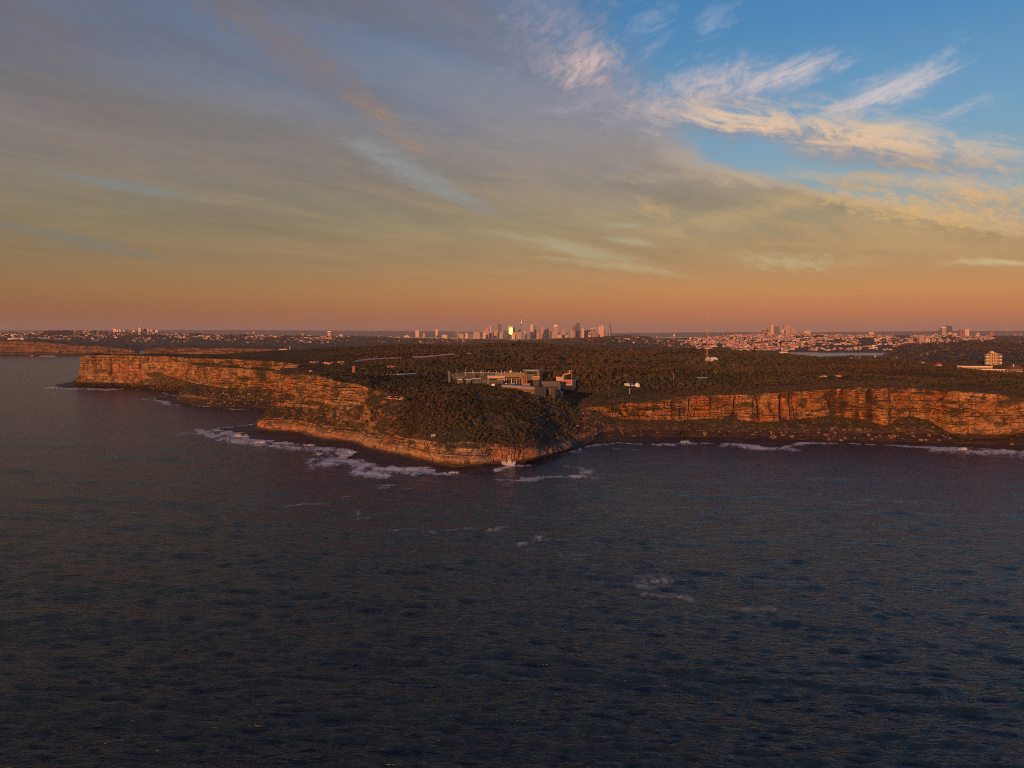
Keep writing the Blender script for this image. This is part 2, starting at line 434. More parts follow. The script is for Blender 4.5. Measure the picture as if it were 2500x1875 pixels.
# the gully and the right flank of the nose
secs += [
    S((1448, 1085), (1452, 1075), (1452, 1060, 935), (1440, 1015, 985), (1430, 992, 1010), w=(0.8, 0.7, 0.8, 0)),
    S((1434, 1087), (1440, 1078), (1432, 1056, 935), (1412, 1012, 985), (1402, 990, 1020), w=(0.8, 0.9, 0.6, 0)),
    S((1427, 1092), (1422, 1080), (1410, 1056, 925), (1390, 1005, 985), (1372, 975, 1010), w=(0.5, 0.2, 0.1, 0)),
    S((1420, 1098), (1404, 1088), (1392, 1070, 895), (1355, 1012, 950), (1340, 968, 1000), w=(0.8, 0.1, 0.1, 0)),
    S((1379, 1112), (1372, 1100), (1358, 1084, 855), (1325, 1015, 925), (1310, 964, 990), w=(0.9, 0.1, 0.1, 0)),
    S((1311, 1124), (1306, 1119), (1308, 1083, 806), (1285, 1022, 880), (1285, 964, 985), w=(1, 0.1, 0.1, 0)),
    S((1262, 1132), (1257, 1125), (1257, 1083, 788), (1245, 1028, 852), (1245, 965, 960), w=(1, 0.1, 0.1, 0)),
    S((1228, 1134), (1228, 1127), (1222, 1085, 782), (1215, 1032, 842), (1210, 968, 945), w=(1, 0.1, 0.1, 0)),
    S((1214, 1147), (1200, 1130), (1189, 1085, 778), (1178, 1034, 836), (1175, 970, 935), w=(1, 0.1, 0.1, 0)),
    S((1189, 1150), (1165, 1133), (1150, 1082, 778), (1140, 1034, 834), (1140, 970, 930), w=(1, 0.1, 0.1, 0)),
    S((1102, 1154), (1115, 1133), (1104, 1079, 782), (1105, 1026, 838), (1110, 969, 928), w=(1, 0.1, 0.1, 0)),
    S((1040, 1147), (1060, 1127), (1040, 1074, 796), (1050, 1018, 850), (1065, 968, 930), w=(1, 0.12, 0.1, 0)),
    S((964, 1146), (972, 1109), (983, 1067, 835), (1000, 1008, 880), (1020, 966, 935), w=(1, 0.15, 0.15, 0)),
    S((925, 1142), (930, 1099), (950, 1053, 865), (960, 1002, 905), (985, 963, 945), w=(1, 0.4, 0.5, 0)),
    S((885, 1134), (893, 1090), (915, 1050, 893), (915, 999, 925), (945, 957, 950), w=(1, 0.6, 0.85, 0)),
    S((850, 1120), (867, 1079), (880, 1047, 930), (885, 999, 945), (916, 952, 962), w=(1, 0.72, 1.0, 0)),
    S((866, 1105), (850, 1076), (862, 1046, 936), (872, 998, 956), (902, 945, 972), w=(1, 0.72, 1.0, 0)),
    S((810, 1100), (800, 1071), (813, 1041, 955), (799, 996, 1000), (813, 928, 1015), w=(1, 0.72, 1.0, 0)),
    S((753, 1087), (760, 1063), (770, 1035, 985), (760, 995, 1028), (772, 918, 1045), w=(1, 0.7, 1.0, 0)),
    S((704, 1082), (737, 1056), (737, 1028, 1015), (731, 994, 1055), (739, 914, 1072), w=(1, 0.7, 1.0, 0)),
    S((634, 1077), (688, 1051), (700, 1022, 1032), (700, 993, 1072), (704, 914, 1095), w=(1, 0.7, 1.0, 0)),
    S((587, 1063), (650, 1048), (655, 1021, 1042), (680, 992, 1082), (690, 914, 1115), w=(1, 0.7, 1.0, 0)),
    S((533, 1047), (622, 1043), (630, 1028, 1058), (668, 990, 1096), (688, 912, 1135), w=(1, 0.7, 1.0, 0)),
    S((600, 1040), (640, 1036), (655, 1018, 1095), (676, 980, 1130), (692, 910, 1165), w=(1, 0.7, 1.0, 0)),
    S((676, 1018), (680, 1012), (690, 998, 1210), (700, 965, 1250), (706, 909, 1270), None, None, w=(1, 0.7, 1.0, 0)),
    # the long far wall with its planted bench
    S((700, 1003), (705, 998), (712, 985, 1320), (716, 960, 1340), (720, 907, 1345), (764, 901, 1362), (766, 896, 1370), w=(0.3, 0.3, 1, 0.8)),
    S((674, 1001), (690, 995), (690, 985, 1340), (690, 952, 1372), (690, 906, 1385), (725, 904, 1385), (725, 888, 1392), w=(0.4, 0.5, 1, 1)),
    S((640, 1000), (645, 993), (648, 984, 1355), (650, 950, 1395), (650, 905, 1405), (665, 902, 1412), (670, 882, 1420), w=(0.4, 0.5, 1, 1)),
    S((595, 999), (600, 992), (606, 984, 1365), (600, 948, 1420), (600, 901, 1430), (605, 898, 1442), (605, 878, 1450), w=(0.4, 0.5, 1, 1)),
    S((541, 997), (541, 990), (541, 975, 1385), (541, 945, 1462), (541, 897, 1474), (545, 893, 1486), (545, 876.5, 1494), w=(0.4, 0.5, 1, 1)),
    S((473, 990), (485, 983), (485, 966, 1425), (490, 938, 1520), (490, 893, 1532), (492, 888, 1544), (492, 875, 1552), w=(0.4, 0.5, 1, 1)),
    S((419, 986), (445, 980), (455, 963, 1450), (472, 936, 1560), (472, 891, 1572), (474, 886, 1584), (474, 874.5, 1592), w=(0.4, 0.3, 1, 1)),
    S((378, 971.5), (430, 970), (442, 958, 1530), (462, 933, 1610), (464, 889, 1624), (464, 884, 1632), (464, 874, 1640), w=(0.4, 0.4, 1, 1)),
    S((420, 966), (445, 960), (452, 948, 1620), (455, 930, 1668), (456, 888, 1680), (456, 882, 1686), (456, 873, 1692), w=(0.4, 0.4, 1, 1)),
    S((465, 957.5), (455, 952), (448, 942, 1720), (440, 925, 1745), (440, 893, 1752), (440, 883, 1756), (440, 872, 1762), w=(0.4, 0.4, 1, 1)),
    S((392, 953), (392, 948), (390, 938, 1760), (388, 915, 1795), (388, 893, 1800), (388, 882, 1804), (388, 869.5, 1810), w=(0.4, 0.4, 1, 1)),
    S((338, 951), (338, 945), (338, 941, 1815), (336, 933, 1826), (336, 905, 1832), (336, 885, 1836), (336, 868.5, 1842), w=(0.6, 0.6, 1, 1)),
    S((286, 949), (286, 942), (286, 939, 1848), (286, 936, 1854), (286, 910, 1860), (286, 885, 1864), (286, 867, 1870), w=(0.6, 0.6, 1, 1)),
    S((240, 948), (240, 941), (240, 938, 1860), (240, 935, 1866), (240, 910, 1872), (240, 885, 1876), (240, 867.5, 1882), w=(0.6, 0.6, 1, 1)),
    S((180, 948), (205, 939), (208, 934, 1885), (212, 922, 1892), (212, 900, 1898), (212, 883, 1902), (212, 868, 1908), w=(0.6, 0.6, 1, 1)),
    S((118, 942), (178, 936), (186, 930, 1920), (196, 918, 1930), (201, 897, 1935), (202, 882, 1940), (204, 868, 1946), w=(0.6, 0.6, 1, 1)),
    S((160, 934), (190, 930), (192, 925, 2010), (198, 915, 2020), (203, 895, 2025), (204, 880, 2030), (206, 867, 2036), w=(0.6, 0.6, 1, 1)),
    S((215, 918), (225, 915), (228, 905, 2350), (232, 895, 2360), (236, 880, 2370), (238, 868, 2375), (240, 861, 2380), w=(0.6, 0.6, 1, 1)),
]
CT = np.array([s[0] for s in secs])            # (ns, 7, 3)
CW = np.array([s[1] for s in secs])            # (ns, 4)
CT[:, 0, 2] = -0.5
seg = np.linalg.norm(np.diff(CT[:, :5, :2].mean(1), axis=0), axis=1)
seg = seg / np.maximum(CT[:-1, 3, 1], 300) * 900   # finer where it is nearer
U = np.r_[0, np.cumsum(seg + 6)]
NS = 2500
uu = np.linspace(0, U[-1], NS)
ki = np.clip(np.searchsorted(U, uu, 'right') - 1, 0, len(U) - 2)
f = (uu - U[ki]) / (U[ki + 1] - U[ki])


def crom(A):
    A2 = np.concatenate([A[:1], A, A[-1:]])
    T = (A2[2:] - A2[:-2]) * 0.5
    p0, p1, m0, m1 = A[ki], A[ki + 1], T[ki] * 0.7, T[ki + 1] * 0.7
    t = f.reshape(-1, *([1] * (A.ndim - 1)))
    return (2 * t ** 3 - 3 * t ** 2 + 1) * p0 + (t ** 3 - 2 * t ** 2 + t) * m0 + (-2 * t ** 3 + 3 * t ** 2) * p1 + (t ** 3 - t ** 2) * m1


ROW = crom(CT)                                  # (NS,7,3)
WS = CW[ki] * (1 - f)[:, None] + CW[ki + 1] * f[:, None]
# arc length along the wall, for joints
arc = np.r_[0, np.cumsum(np.linalg.norm(np.diff(ROW[:, 3, :2], axis=0), axis=1))]
arc1 = np.r_[0, np.cumsum(np.linalg.norm(np.diff(ROW[:, 1, :2], axis=0), axis=1))]


def outward(line, win):
    d = np.gradient(line[:, :2], axis=0)
    k = np.ones(win) / win
    d = np.stack([np.convolve(np.pad(d[:, i], win // 2, 'edge'), k, 'valid')[:len(d)] for i in (0, 1)], 1)
    n = np.stack([-d[:, 1], d[:, 0]], 1)        # walking right-to-left as seen from the sea
    n = n / np.maximum(np.linalg.norm(n, axis=1, keepdims=True), 1e-6)
    return n


nrm = outward(ROW[:, 3], 61); nrm1 = outward(ROW[:, 1], 41)
if (nrm[NS // 10] @ ROW[NS // 10, 3, :2]) > 0: nrm = -nrm
if (nrm1[NS // 10] @ ROW[NS // 10, 1, :2]) > 0: nrm1 = -nrm1
secx = 1250 + FOC * ROW[:, 1, 0] / ROW[:, 1, 1]; secd = ROW[:, 1, 1]
WETZ = np.where(secx > 1425, 9.5, np.where(secd > 1150, 11.0, 4.6)); WETZ = np.convolve(np.pad(WETZ, 20, 'edge'), np.ones(41) / 41, 'valid')
band = [(0, 1, 14), (1, 2, 30), (2, 3, 34), (3, 4, 56), (4, 5, 10), (5, 6, 22)]
rows, zone = [], []
for a, c, n in band:
    for i in range(n):
        rows.append((a, c, i / n))
rows.append((5, 6, 1.0))
NT = len(rows) + 1
V = np.zeros((NS, NT, 3)); rock = np.zeros((NS, NT)); talus = np.zeros((NS, NT)); plat = np.zeros((NS, NT)); upn = np.zeros((NS, NT, 2))
V[:, 0] = ROW[:, 0]; V[:, 0, :2] += nrm1 * 14; V[:, 0, 2] = -9; plat[:, 0] = 1; upn[:, 0] = nrm1
wcol = {1: 0, 2: 1, 3: 2, 5: 3}
for j, (a, c, t) in enumerate(rows, 1):
    V[:, j] = ROW[:, a] * (1 - t) + ROW[:, c] * t
    k = {0: 0, 1: 0.25, 2: 0.5, 3: 1, 4: 1, 5: 1}[a]
    nn = nrm1 * (1 - k) + nrm * k
    upn[:, j] = nn
    if a in wcol:
        fade = min(1, min(t, 1 - t) * 6 + 0.12)
        rock[:, j] = WS[:, wcol[a]] * (fade if a != 2 else 1)
        talus[:, j] = (1 - WS[:, wcol[a]]) * (1 if a < 4 else 0)
    if a == 0: plat[:, j] = 1
    if a == 4:
        steep = np.abs(ROW[:, 5, 2] - ROW[:, 4, 2]) > 0.7 * np.linalg.norm(ROW[:, 5, :2] - ROW[:, 4, :2], axis=1)
        talus[:, j] = np.where(steep, 0, 1); rock[:, j] = np.where(steep, 1, 0)
    if a == 5: talus[:, j] = 1 - np.clip(WS[:, 3], 0, 1)
    if a == 2: talus[:, j] = np.minimum(1, talus[:, j] * 1.2)
# shape of the slopes between the lower cliff and the wall: slightly hollow, like scree
X, Y, Z = V[..., 0].copy(), V[..., 1].copy(), V[..., 2].copy()
big = fbm(X / 55, Y / 55, Z / 90, 3, 5)
warp = 2.4 * fbm(X / 90, Y / 90, Z * 0 + 2, 2, 9)
zb = Z + warp
# thick beds
edges = np.cumsum(np.random.RandomState(4).uniform(1.4, 6.5, 60)) - 6
bi = np.searchsorted(edges, zb)
lo = edges[np.clip(bi - 1, 0, 59)]; hi = edges[np.clip(bi, 0, 59)]
inb = np.clip((zb - lo) / np.maximum(hi - lo, .1), 0, 1)
arcs = np.where(np.arange(NT)[None, :] < 46, arc1[:, None], arc[:, None]) + 0 * Z
o1 = hsh(bi, bi * 0, bi * 0, 3) * 2 - 1
lat = 0.35 + 0.65 * (fbm(X / 70, Y / 70, bi * 1.7, 2, 31) > -0.1)
bw = 9 + 16 * hsh(bi, bi * 0, bi * 0, 8)
cell = np.floor(arcs / bw + hsh(bi, bi * 0, bi * 0, 12) * 7 + 0.35 * vnoise(arcs / 13, zb / 5, 0 * zb, 3))
o2 = hsh(bi, cell, bi * 0, 21) * 2 - 1
jd = np.abs((arcs / bw + hsh(bi, bi * 0, bi * 0, 12) * 7) % 1 - 0.5)
joint = -1.1 * sstep(jd, 0.44, 0.5) * (hsh(bi, cell, bi * 0, 40) > 0.45)
notch = -1.5 * (1 - sstep(inb, 0.0, 0.18)) * (hsh(bi, bi * 0, bi * 0, 17) > 0.35)
thin = 0.55 * vnoise(arcs / 30, zb / 0.9, 0 * zb, 55) + 0.35 * vnoise(arcs / 12, zb / 0.45, 0 * zb, 56)
# tall clefts and buttresses, the same at every height
cl = vnoise(arcs / 26, Z / 140, 0 * Z, 61); cleft = -10.0 * sstep(1 - np.abs(cl), 0.88, 1.0) * sstep(vnoise(arcs / 70, 0 * Z, 0 * Z + 4, 62), -0.5, 0.5)
cl2 = vnoise(arcs / 9, Z / 60, 0 * Z, 63); cleft2 = -3.4 * sstep(1 - np.abs(cl2), 0.84, 1.0)
butt = 5.0 * vnoise(arcs / 38, Z / 120, 0 * Z, 64) + 1.8 * vnoise(arcs / 14, Z / 50, 0 * Z, 65)
bulge = np.where(np.arange(NT)[None, :] < 46, 0.45, 1.0)
p4x = 1250 + FOC * ROW[:, 4, 0] / ROW[:, 4, 1]; p4d = ROW[:, 4, 1]
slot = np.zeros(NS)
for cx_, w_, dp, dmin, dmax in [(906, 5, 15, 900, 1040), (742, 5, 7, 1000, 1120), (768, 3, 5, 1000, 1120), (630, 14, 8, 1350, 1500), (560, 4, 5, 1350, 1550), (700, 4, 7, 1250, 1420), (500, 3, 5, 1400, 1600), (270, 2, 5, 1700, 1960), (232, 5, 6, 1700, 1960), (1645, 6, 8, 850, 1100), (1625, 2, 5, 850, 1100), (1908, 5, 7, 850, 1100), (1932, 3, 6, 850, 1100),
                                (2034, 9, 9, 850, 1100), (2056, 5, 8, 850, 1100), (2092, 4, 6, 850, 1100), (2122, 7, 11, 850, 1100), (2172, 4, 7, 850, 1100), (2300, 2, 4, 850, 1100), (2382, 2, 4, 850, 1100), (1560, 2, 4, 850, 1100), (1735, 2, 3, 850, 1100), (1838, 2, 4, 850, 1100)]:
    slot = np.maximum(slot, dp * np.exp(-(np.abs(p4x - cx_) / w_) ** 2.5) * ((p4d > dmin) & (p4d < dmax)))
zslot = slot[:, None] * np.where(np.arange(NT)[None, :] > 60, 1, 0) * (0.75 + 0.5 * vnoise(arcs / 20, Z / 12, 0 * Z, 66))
CLEFT_SHADE = np.clip(zslot / 6, 0, 1)  # shade of the carved clefts, darkened into the rock colour
mass = sstep(fbm(X / 80, Y / 80, Z / 30, 2, 88), -0.15, 0.2)      # massive beds against thin bedded ones
disp = -rock * zslot + rock * ((1.7 * o1 * lat + 1.2 * o2) * (1.35 - 0.5 * mass) + 1.6 * o2 * (hsh(bi, cell, bi * 0, 77) > 0.7) + joint * 1.4 + notch * (1 - 0.6 * mass) + thin * (1.3 - 1.0 * mass) + bulge * (cleft + cleft2 + butt) + 3.0 * big)
# rubble on the slopes
tn = fbm(X / 22, Y / 22, Z / 22, 4, 71)
blk = vnoise(X / 5, Y / 5, Z / 5, 73); blk2 = vnoise(X / 2.2, Y / 2.2, Z / 2.2, 74)
V[..., 2] += talus * (2.6 * tn + 1.1 * np.maximum(blk, 0) + 0.5 * blk2) * sstep(Z, 2, 9)
V[..., :2] += upn * (disp + talus * 5.0 * fbm(X / 40, Y / 40, Z / 60, 3, 81))[..., None]
# beds also step on the slopes
st = rock * 0.0
# rock platform: low ledges, broken outer edge
pe = plat * sstep(V[..., 2], -8, 0.5)
ledge = np.round(2.0 * (V[..., 2] * 0.5 + 1.3 * vnoise(X / 26, Y / 26, 0 * X, 91))) / 2.0
V[..., 2] = np.where(plat > 0, np.minimum(V[..., 2], 4.5) * 0.35 + 0.65 * np.clip(ledge * 1.1, -2, 4.2) + 0.35 * vnoise(X / 5, Y / 5, 0 * X, 92) + 0.5 * blk * sstep(Z, 2, 4), V[..., 2])
V[:, 0, 2] = -9
V[..., :2] += (nrm1[:, None, :] * (plat * (7.0 * vnoise(X / 24, Y / 24, 0 * X, 93) + 3 * vnoise(X / 8, Y / 8, 0 * X, 94)) * (1 - sstep(Z, 1.0, 4.0)))[..., None])
CLIFF = V
vpx = 1250 + FOC * V[..., 0] / V[..., 1]; vpy = HOR + FOC * (EYE - V[..., 2]) / V[..., 1]
VEGP = np.zeros((NS, NT))
for cx_, cy_, rx_, ry_ in [(1594, 998, 26, 7), (1822, 989, 26, 9), (1560, 1000, 10, 5), (2400, 974, 12, 5), (2452, 986, 26, 12), (1960, 985, 12, 14), (2030, 960, 14, 8), (2270, 960, 16, 6), (2180, 955, 12, 6), (2060, 985, 14, 12), (905, 975, 14, 26), (845, 942, 12, 6), (600, 925, 22, 8), (640, 920, 12, 14), (700, 970, 24, 10),
                           (760, 985, 30, 8), (520, 888, 20, 4), (560, 893, 30, 4), (1650, 975, 8, 12), (2490, 975, 20, 10), (1500, 1000, 14, 8), (2330, 1000, 10, 4), (2440, 1035, 20, 8), (250, 905, 14, 6), (268, 912, 6, 8), (380, 915, 24, 8), (870, 1040, 20, 8), (1120, 1090, 60, 4), (1290, 1092, 40, 5), (1000, 1080, 20, 3)]:
    VEGP = np.maximum(VEGP, np.exp(-(((vpx - cx_) / rx_) ** 2 + ((vpy - cy_) / ry_) ** 2)) * (1 + 0.5 * vnoise(X / 8, Y / 8, Z / 6, 301)))
VEGP = sstep(VEGP, 0.35, 0.6)
REDD = sstep(secx, 1250, 1480)[:, None] * np.where(secd < 1150, 1, 0)[:, None] + 0.3 * sstep(-secx, -1250, -1000)[:, None] + 0 * Z
SHORE = ROW[:, 0, :2] + nrm1 * (7.0 * vnoise(ROW[:, 0, 0] / 24, ROW[:, 0, 1] / 24, 0 * ROW[:, 0, 0], 93) + 3 * vnoise(ROW[:, 0, 0] / 8, ROW[:, 0, 1] / 8, 0 * ROW[:, 0, 0], 94))[:, None]

# rock and plants
m, b = material('sandstone_cliff')
geo = b.n.new('ShaderNodeNewGeometry')
pos = geo.outputs['Position']; px_, py_, pz_ = b.xyz(pos)
nx_, ny_, nz_ = b.xyz(geo.outputs['True Normal'])
rk = b.attr('rock'); ta = b.attr('talus'); pl = b.attr('platform')
lay = b.vec(b.mul(px_, 0.012), b.mul(py_, 0.012), b.mul(pz_, 0.42))
n1 = b.noise(lay, 1.0, 6, 0.65, 0.4)
n2 = b.noise(b.vec(b.mul(px_, 0.05), b.mul(py_, 0.05), b.mul(pz_, 1.9)), 1.0, 5, 0.7, 0.6)
n3 = b.noise(b.vec(b.mul(px_, 0.02), b.mul(py_, 0.02), b.mul(pz_, 0.02)), 1.0, 4, 0.6)
n4 = b.noise(b.vec(b.mul(px_, 0.16), b.mul(py_, 0.16), b.mul(pz_, 0.03)), 1.0, 4, 0.6, 0.4)
n5 = b.noise(pos, 0.55, 5, 0.7)
# blocks: every bed is broken into blocks with a tint of their own
wob = b.noise(b.vec(b.mul(px_, 0.06), b.mul(py_, 0.06), b.mul(pz_, 0.10)), 1.0, 3, 0.6)
bv = b.vec(b.add(b.mul(px_, 0.11), b.mul(wob, 1.4)), b.mul(py_, 0.11), b.add(b.mul(pz_, 0.34), b.mul(wob, 1.6)))
vb = b.n.new('ShaderNodeTexVoronoi'); b.put(vb.inputs['Vector'], bv); vb.inputs['Scale'].default_value = 1.0
bt = b.xyz(vb.outputs['Color'])[0]
bv2 = b.vec(b.mul(px_, 0.34), b.mul(py_, 0.34), b.add(b.mul(pz_, 1.1), b.mul(wob, 3.0)))
vb2 = b.n.new('ShaderNodeTexVoronoi'); b.put(vb2.inputs['Vector'], bv2); vb2.inputs['Scale'].default_value = 1.0
bt2 = b.xyz(vb2.outputs['Color'])[1]
ve = b.n.new('ShaderNodeTexVoronoi'); ve.feature = 'DISTANCE_TO_EDGE'; b.put(ve.inputs['Vector'], bv); ve.inputs['Scale'].default_value = 1.0
c = b.ramp(b.add(b.mul(n1, 0.6), b.mul(bt, 0.26), b.mul(bt2, 0.16)), [(0.26, (0.13, 0.075, 0.045)), (0.38, (0.34, 0.205, 0.100)), (0.50, (0.54, 0.36, 0.175)), (0.60, (0.38, 0.20, 0.090)), (0.70, (0.66, 0.46, 0.25)), (0.82, (0.75, 0.60, 0.42))])
n6 = b.noise(b.vec(b.mul(px_, 0.045), b.mul(py_, 0.045), b.mul(pz_, 0.085)), 1.0, 5, 0.62, 0.5)
n7 = b.noise(b.vec(b.mul(px_, 0.016), b.mul(py_, 0.016), b.mul(pz_, 0.06)), 1.0, 3, 0.6)
massf = b.ss(n7, 0.42, 0.56)
iron = b.attr('iron')
mv = b.attr('massive'); keepd = b.mr(mv, 0, 1, 1.0, 0.38)
c = b.mix(b.mul(mv, 0.72), c, b.mix(b.ss(n1, 0.3, 0.7), (0.40, 0.255, 0.155, 1), (0.62, 0.44, 0.29, 1)))
c = b.mix(b.mn(b.add(b.mul(b.ss(n3, 0.44, 0.62), 0.75), b.mul(iron, 0.45)), 1.0), c, b.mix(1.0, c, (1.0, 0.58, 0.40, 1), 'MULTIPLY'))
c = b.mix(b.mul(b.ss(n2, 0.50, 0.66), b.mr(massf, 0, 1, 0.80, 0.30), keepd), c, (0.070, 0.040, 0.028, 1))
c = b.mix(b.mul(b.ss(n6, 0.50, 0.64), 0.82, keepd), c, (0.085, 0.046, 0.030, 1))          # dark lichen and soot over whole blocks
c = b.mix(b.mul(b.ss(n4, 0.54, 0.68), 0.85), c, (0.040, 0.026, 0.022, 1))          # water stains running down
c = b.mix(b.mul(b.ss(n5, 0.58, 0.68), 0.70, keepd), c, (0.05, 0.032, 0.025, 1))
c = b.mix(b.mul(b.ss(n6, 0.28, 0.42, 1.0, 0.0), 0.45), c, (0.70, 0.50, 0.33, 1))   # fresh pale faces
c = b.mix(b.mul(b.ss(ve.outputs[0], 0.012, 0.06, 1.0, 0.0), 0.6), c, (0.035, 0.022, 0.018, 1))   # joints
c = b.mix(b.mul(b.attr('cleft_shade'), 0.7), c, (0.040, 0.025, 0.020, 1))  # paints the shade inside the clefts
# scrub on ledges and scree
vn = b.noise(pos, 0.11, 4, 0.6); vn2 = b.noise(pos, 0.8, 4, 0.7)
vegc = b.mix(vn2, (0.026, 0.028, 0.012, 1), (0.085, 0.066, 0.030, 1))
ledgev = b.mul(b.ss(nz_, 0.35, 0.75), b.ss(b.add(vn, b.mul(vn2, 0.4)), 0.55, 0.70), b.ss(pz_, 7, 14))
scree = b.mul(ta, b.ss(b.add(vn, b.mul(b.sub(vn2, 0.5), 0.5)), 0.36, 0.52), b.ss(pz_, 6, 13))
vegf = b.m('MULTIPLY', b.mx(b.mx(ledgev, scree), b.mul(b.attr('tuft'), b.ss(vn2, 0.35, 0.5))), b.sub(1.0, pl), clamp=True)
c = b.mix(b.mul(ta, b.sub(1.0, rk), 0.75), c, b.mix(n5, (0.13, 0.075, 0.048, 1), (0.05, 0.034, 0.025, 1)))
c = b.mix(vegf, c, vegc)
# wet shore platform
pn = b.noise(b.vec(b.mul(px_, 0.05), b.mul(py_, 0.05), b.mul(pz_, 0.6)), 1.0, 5, 0.65)
wet = b.mix(b.ss(pn, 0.35, 0.70), (0.020, 0.014, 0.012, 1), (0.062, 0.038, 0.026, 1))
wz = b.attr('wetz')
low = b.mx(pl, b.ss(b.sub(b.add(pz_, b.mul(b.sub(n5, 0.5), 6.0)), wz), -1.5, 2.5, 0.96, 0.0))
c = b.mix(low, c, wet)
b.put(b.p.inputs['Base Color'], c)
b.put(b.p.inputs['Roughness'], b.mr(low, 0, 1, 0.95, 0.5))
b.p.inputs['Specular IOR Level'].default_value = 0.25
hb = b.add(b.mul(n2, 1.3), b.mul(n5, 1.8), b.mul(vn2, 0.5), b.mul(bt, 1.2), b.mul(bt2, 0.8))
b.put(b.p.inputs['Normal'], b.bump(hb, 0.9, 0.9))
CLIFF_MAT = m
me = grid_mesh('cliff', V)
vattr(me, 'rock', rock); vattr(me, 'talus', talus); vattr(me, 'platform', plat); vattr(me, 'wetz', WETZ[:, None] + 0 * plat); vattr(me, 'cleft_shade', CLEFT_SHADE); vattr(me, 'tuft', VEGP); vattr(me, 'iron', REDD); vattr(me, 'massive', np.where(np.arange(NT)[None, :] < 46, 1, 0) * ((secx < 1400) & (secd < 1150))[:, None] + 0 * Z)
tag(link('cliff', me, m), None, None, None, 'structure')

# ------------------------------------------------------------------ plateau
ctl = []
for s in range(0, len(secs)):
    ctl.append(tuple(CT[s, 6] - (0, 0, 0.7)) )
    ctl.append(tuple(CT[s, 5] - (0, 0, 3.0)) )
for x, y, d in [(480, 864, 1750), (676, 860, 2000), (760, 853, 2050), (850, 848, 2100), (1000, 844, 2200), (1122, 846, 2200), (1230, 841, 2200),
                (1285, 842, 2150), (1360, 849, 2050), (1419, 855, 2000), (1500, 857, 2000), (1600, 861, 1950), (1656, 854, 1900), (1730, 860, 1850), (1800, 868, 1750),
                (1884, 870, 1650), (2000, 876, 1550), (2098, 886, 1450), (2180, 884, 1400), (2290, 900, 1300), (2335, 910, 1250), (2398, 917, 1200),
                (2443, 925, 1150), (2500, 929, 1150), (2700, 945, 1150), (380, 864, 1950), (300, 865, 2000)]:
    ctl.append(tuple(pd(x, y, d)))
for x, d, z in [(1264, 1500, 62), (1264, 1800, 75), (1000, 1500, 69), (1000, 1300, 62), (1400, 1150, 52), (1500, 1150, 52), (1600, 1200, 56), (1700, 1300, 63),
                (1900, 1250, 65), (1900, 1100, 60), (2100, 1150, 63), (2300, 1050, 60), (2450, 1020, 55), (600, 1600, 75), (700, 1550, 73), (800, 1450, 70), (770, 1280, 64), (863, 1194, 60),
                (1000, 1130, 54), (1100, 1180, 47), (1200, 1180, 47), (1280, 1180, 47), (1340, 1080, 47), (1390, 1100, 50), (1250, 1040, 47), (1300, 1000, 47), (1350, 1020, 47), (1180, 1000, 48),
                (1270, 1900, 80), (1100, 1900, 79), (900, 1800, 76), (1500, 1600, 68), (1700, 1600, 72), (2050, 1350, 68), (1500, 1400, 62), (1350, 1300, 57),
                (2250, 1500, 54), (2330, 1500, 52), (2400, 1380, 52), (2480, 1400, 52), (2430, 1700, 55), (2300, 1800, 54), (2550, 1700, 54), (2600, 1400, 54), (3000, 1400, 54), (3300, 1300, 50)]:
    ctl.append(((x - 1250) / FOC * d, d, z))
for x in range(250, 3500, 150):
    for d, z in ((2550, 34), (2850, -12), (3100, -14)):
        ctl.append(((x - 1250) / FOC * d, d, z))
ctl = np.array(ctl)


def ground(x, y):
    x = np.asarray(x, float); y = np.asarray(y, float)
    sh = x.shape; x = x.ravel(); y = y.ravel(); out = np.empty(len(x))
    for i in range(0, len(x), 20000):
        d2 = (x[i:i + 20000, None] - ctl[None, :, 0]) ** 2 + (y[i:i + 20000, None] - ctl[None, :, 1]) ** 2 + 120.0
        w = d2 ** -1.9
        out[i:i + 20000] = (w @ ctl[:, 2]) / w.sum(1)
    out += 1.2 * fbm(x / 90, y / 90, 0 * x, 3, 101)
    return out.reshape(sh)


EDGE = CLIFF[:, -1, :2]
EDGEIN = EDGE.copy()
poly = np.vstack([EDGE, [(-700, 2700), (2300, 2700), (2400, 1300)]])


def inside(x, y, P=poly):
    r = np.zeros(x.shape, bool)
    x0, y0 = P[:, 0], P[:, 1]; x1, y1 = np.roll(x0, -1), np.roll(y0, -1)
    for a, c, d, e in zip(x0, y0, x1, y1):
        if c == e: continue
        hit = ((c > y) != (e > y))
        if hit.any(): r ^= hit & (x < (d - a) * (y - c) / (e - c) + a)
    return r


gx = np.arange(-1120, 1900, 9.0); gy = np.arange(760, 3150, 9.0)
GX, GY = np.meshgrid(gx, gy, indexing='ij')
P4 = poly[::6]
P4 = np.vstack([EDGE[::6], poly[-3:]])
ins = inside(GX.ravel(), GY.ravel(), P4).reshape(GX.shape)
kd = KDTree(len(EDGE[::3]))
for i, p in enumerate(EDGE[::3]): kd.insert((p[0], p[1], 0), i)
kd.balance()
EZ = CLIFF[::3, -1, 2]


def edge_info(x, y):
    dd = np.empty(len(x)); zz = np.empty(len(x)); ee = np.empty((len(x), 2))
    for i in range(len(x)):
        c_, j, d = kd.find((x[i], y[i], 0)); dd[i] = d; zz[i] = EZ[j]; ee[i] = EDGE[3 * j]
    return dd, zz, ee


GZ = ground(GX, GY)
fx, fy = GX.ravel().copy(), GY.ravel().copy(); fz = GZ.ravel().copy(); fi = ins.ravel()
dd, ez, ee = edge_info(fx, fy)
